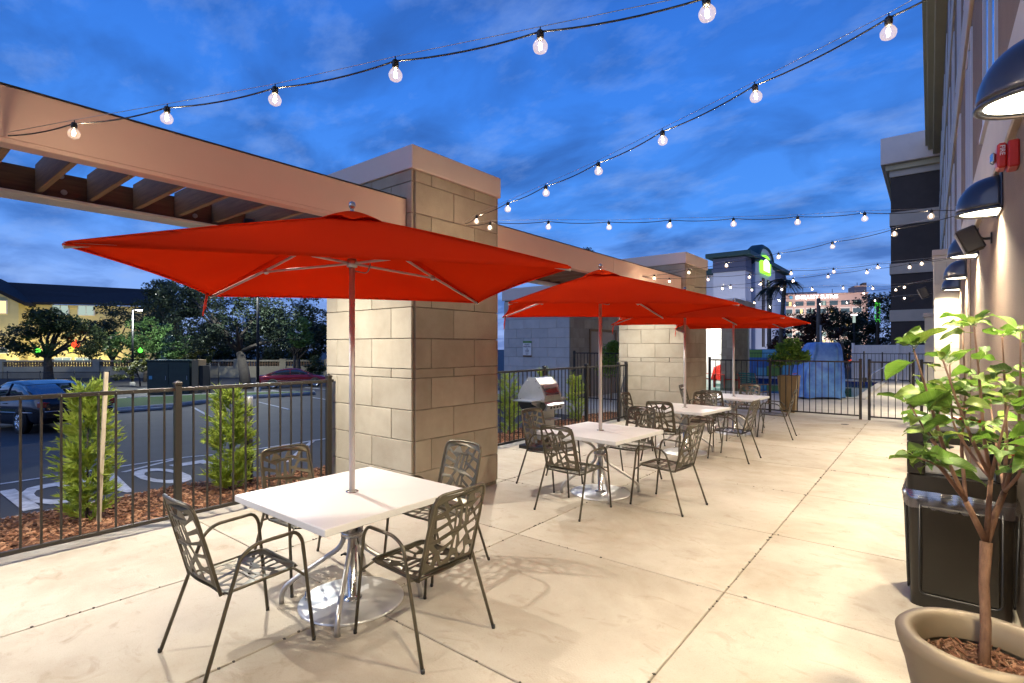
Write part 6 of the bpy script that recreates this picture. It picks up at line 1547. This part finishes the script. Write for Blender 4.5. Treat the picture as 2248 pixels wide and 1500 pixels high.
tree('dark_tree', 'dark low tree behind the white vinyl fence', gz(1885, 46), [crown(1885, 775, 46, 40, 24), crown(1930, 770, 46, 34, 24)], 3600, .22, 'leaf_dark', 45, .14, group=G_R)
tree('dark_tree', 'dark treetop showing above the pergola beam', gz(1285, 60), [crown(1285, 560, 60, 13, 12), crown(1290, 640, 60, 40, 50)], 2600, .24, 'leaf_dark', 46, .2, group=G_R)
# palms
def palm(label, u, vtop, dep, lean, r_, nf, seed, dead=False):
    b0 = gz(u - lean*.0, dep); top = atD(u + lean, vtop, dep); h = top.z + .24
    t = thing('palm_tree', label, 'palm', b0, 0, 'palms behind the pool'); T = top - Vector(b0); rr = random.Random(seed)
    MB().tube([(0, 0, -.1), (T.x*.35, T.y*.35, h*.5), T], [r_*1.2, r_*.85, r_*.9], 9).build('trunk', M_['pole_wood'], t)
    for k in range(nf):
        a = rr.uniform(0, 6.28); L = rr.uniform(.8, 1.5)*(1 if not dead else .5); up_ = rr.uniform(-.5, 1.0); f = MB()
        d = Vector((math.cos(a), math.sin(a), 0)); pts = [T + d*L*q + Vector((0, 0, up_*L*q*.9 - 1.0*L*q*q*.8)) for q in [i/7 for i in range(8)]]
        f.tube(pts, [.02 - .002*i for i in range(8)], 4)
        if not dead:
            for i in range(2, 8):
                for s in (-1, 1):
                    for q in range(3):
                        sd = Vector((-d.y, d.x, 0))*s; p = pts[i].lerp(pts[i-1], q/3); tip = p + sd*.36*rr.uniform(.7, 1.1) + d*.38 + Vector((0, 0, -.22)); w = d*.035
                        f.add([p - w, p + w, tip], [(0,1,2)])
        f.build('frond', M_['leaf_palm' if not dead else 'pole_wood'], t)
palm('tall palm with drooping fronds between the two far hotels', 1711, 617, 42, 12, .17, 26, 3)
palm('second palm half hidden behind the pale hotel tower', 1688, 632, 48, 4, .17, 20, 4)
palm('short palm trunk with bare cut fronds behind the lift cover', 1846, 752, 30, 0, .16, 12, 6, dead=True)
pz_ = gz(1797, 37); po = MB(); po.tube([(0, 0, -.1), (0, 0, CAM_H + .24 + (764-655)*37/FPX)], [.16, .12], 10); tag(po.build('utility_pole', M_['pole_wood'], None, pz_), 'plain wooden utility pole behind the blue lift cover', 'pole')
pz_ = gz(1802, 35); po = MB(); po.tube([(0, 0, -.1), (0, 0, CAM_H + .24 + (764-714)*35/FPX)], .07, 8); tag(po.build('grey_pole', M_['pole_grey'], None, pz_), 'short pale grey metal pole next to the utility pole', 'pole')
# trunk wrapped in green lights, roadside signs
gt_ = thing('light_wrapped_trunk', 'tree trunk wrapped in glowing green lights among dark trees', 'lit trunk', gz(1926, 45))
zb_, zt_ = CAM_H + .24 + (764-708)*45/FPX, CAM_H + .24 + (764-664)*45/FPX
MB().tube([(0, 0, -.1), (.05, 0, zt_ + .3)], .13, 8).build('trunk', M_['bark_dark'], gt_)
lw_ = MB(); lr = random.Random(5)
for k in range(70):
    a = lr.uniform(0, 6.28); z = lr.uniform(zb_, zt_); lw_.ball((.17*math.cos(a), .17*math.sin(a), z), .038, 5, 3)
stuff(lw_.build('fairy_lights', M_['fairy_green'], gt_))
rs_ = thing('roadside_sign', 'small glowing orange and red roadside sign beyond the pool fence', 'sign', gz(1860, 55), TH)
MB().tube([(0, 0, -.1), (0, 0, 1.2)], .06, 8).build('post', M_['pole_metal'], rs_)
MB().cbox(-.75, .75, -.06, .06, .55, .80, .01).build('red_panel', M_['sign_red'], rs_); MB().cbox(-.4, .4, -.06, .06, .95, 1.25, .01).build('orange_panel', M_['sign_orange'], rs_)
ls = thing('lit_sign', 'small white and green lit sign board among the dark trees', 'sign', gz(1875, 44), TH)
MB().tube([(0, 0, -.1), (0, 0, 4.6)], .05, 8).build('post', M_['pole_metal'], ls); MB().cbox(-.10, .10, -.05, .05, 4.05, 4.65, .01).build('board', M_['window_pale'], ls); MB().cbox(-.26, .26, -.05, .05, 4.66, 4.76, .01).build('top_bar', M_['sign_white'], ls)

# added flood lamps, unseen, that brighten the far hotels
def flood(label, loc, rz, e, col, tilt):
    t = thing('added_flood_lamp', label, 'flood lamp', loc, rz, 'added flood lamps brightening the far hotels')
    MB().cbox(-.25, .25, -.15, .15, 0, .35, .02).build('case', M_['pole_metal'], t); MB().cbox(-.2, .2, -.1, .1, .352, .36, .002).build('lens', M_['sconce_glow'], t)
    ld = bpy.data.lights.new('lamp_light', 'SPOT'); ld.energy = e; ld.color = col; ld.spot_size = R(120); ld.spot_blend = .8; ld.shadow_soft_size = .3
    lo = bpy.data.objects.new('lamp_light', ld); COL.objects.link(lo); lo.parent = t; lo.location = (0, 0, .6); lo.rotation_euler = (R(tilt), 0, 0)
flood('added unseen flood lamp brightening the pale hotel front', ((xl_+HX)/2, HYY - 9, -.24), 0, 2600, (1, .96, .92), 125)
flood('added unseen flood lamp brightening the pale hotel tower', (HX + 11, (ya+yb_)/2, -.24), R(90), 2300, (1, .96, .95), 125)
for q, n_ in ((.2, 'left'), (.55, 'middle'), (.85, 'lift tower')):
    flood('added unseen flood lamp brightening the pink hotel at its %s part' % n_, pk.matrix_basis @ Vector((PL*q, -24, -.24)), pk.rotation_euler.z, 30000, (1, .86, .76), 122)
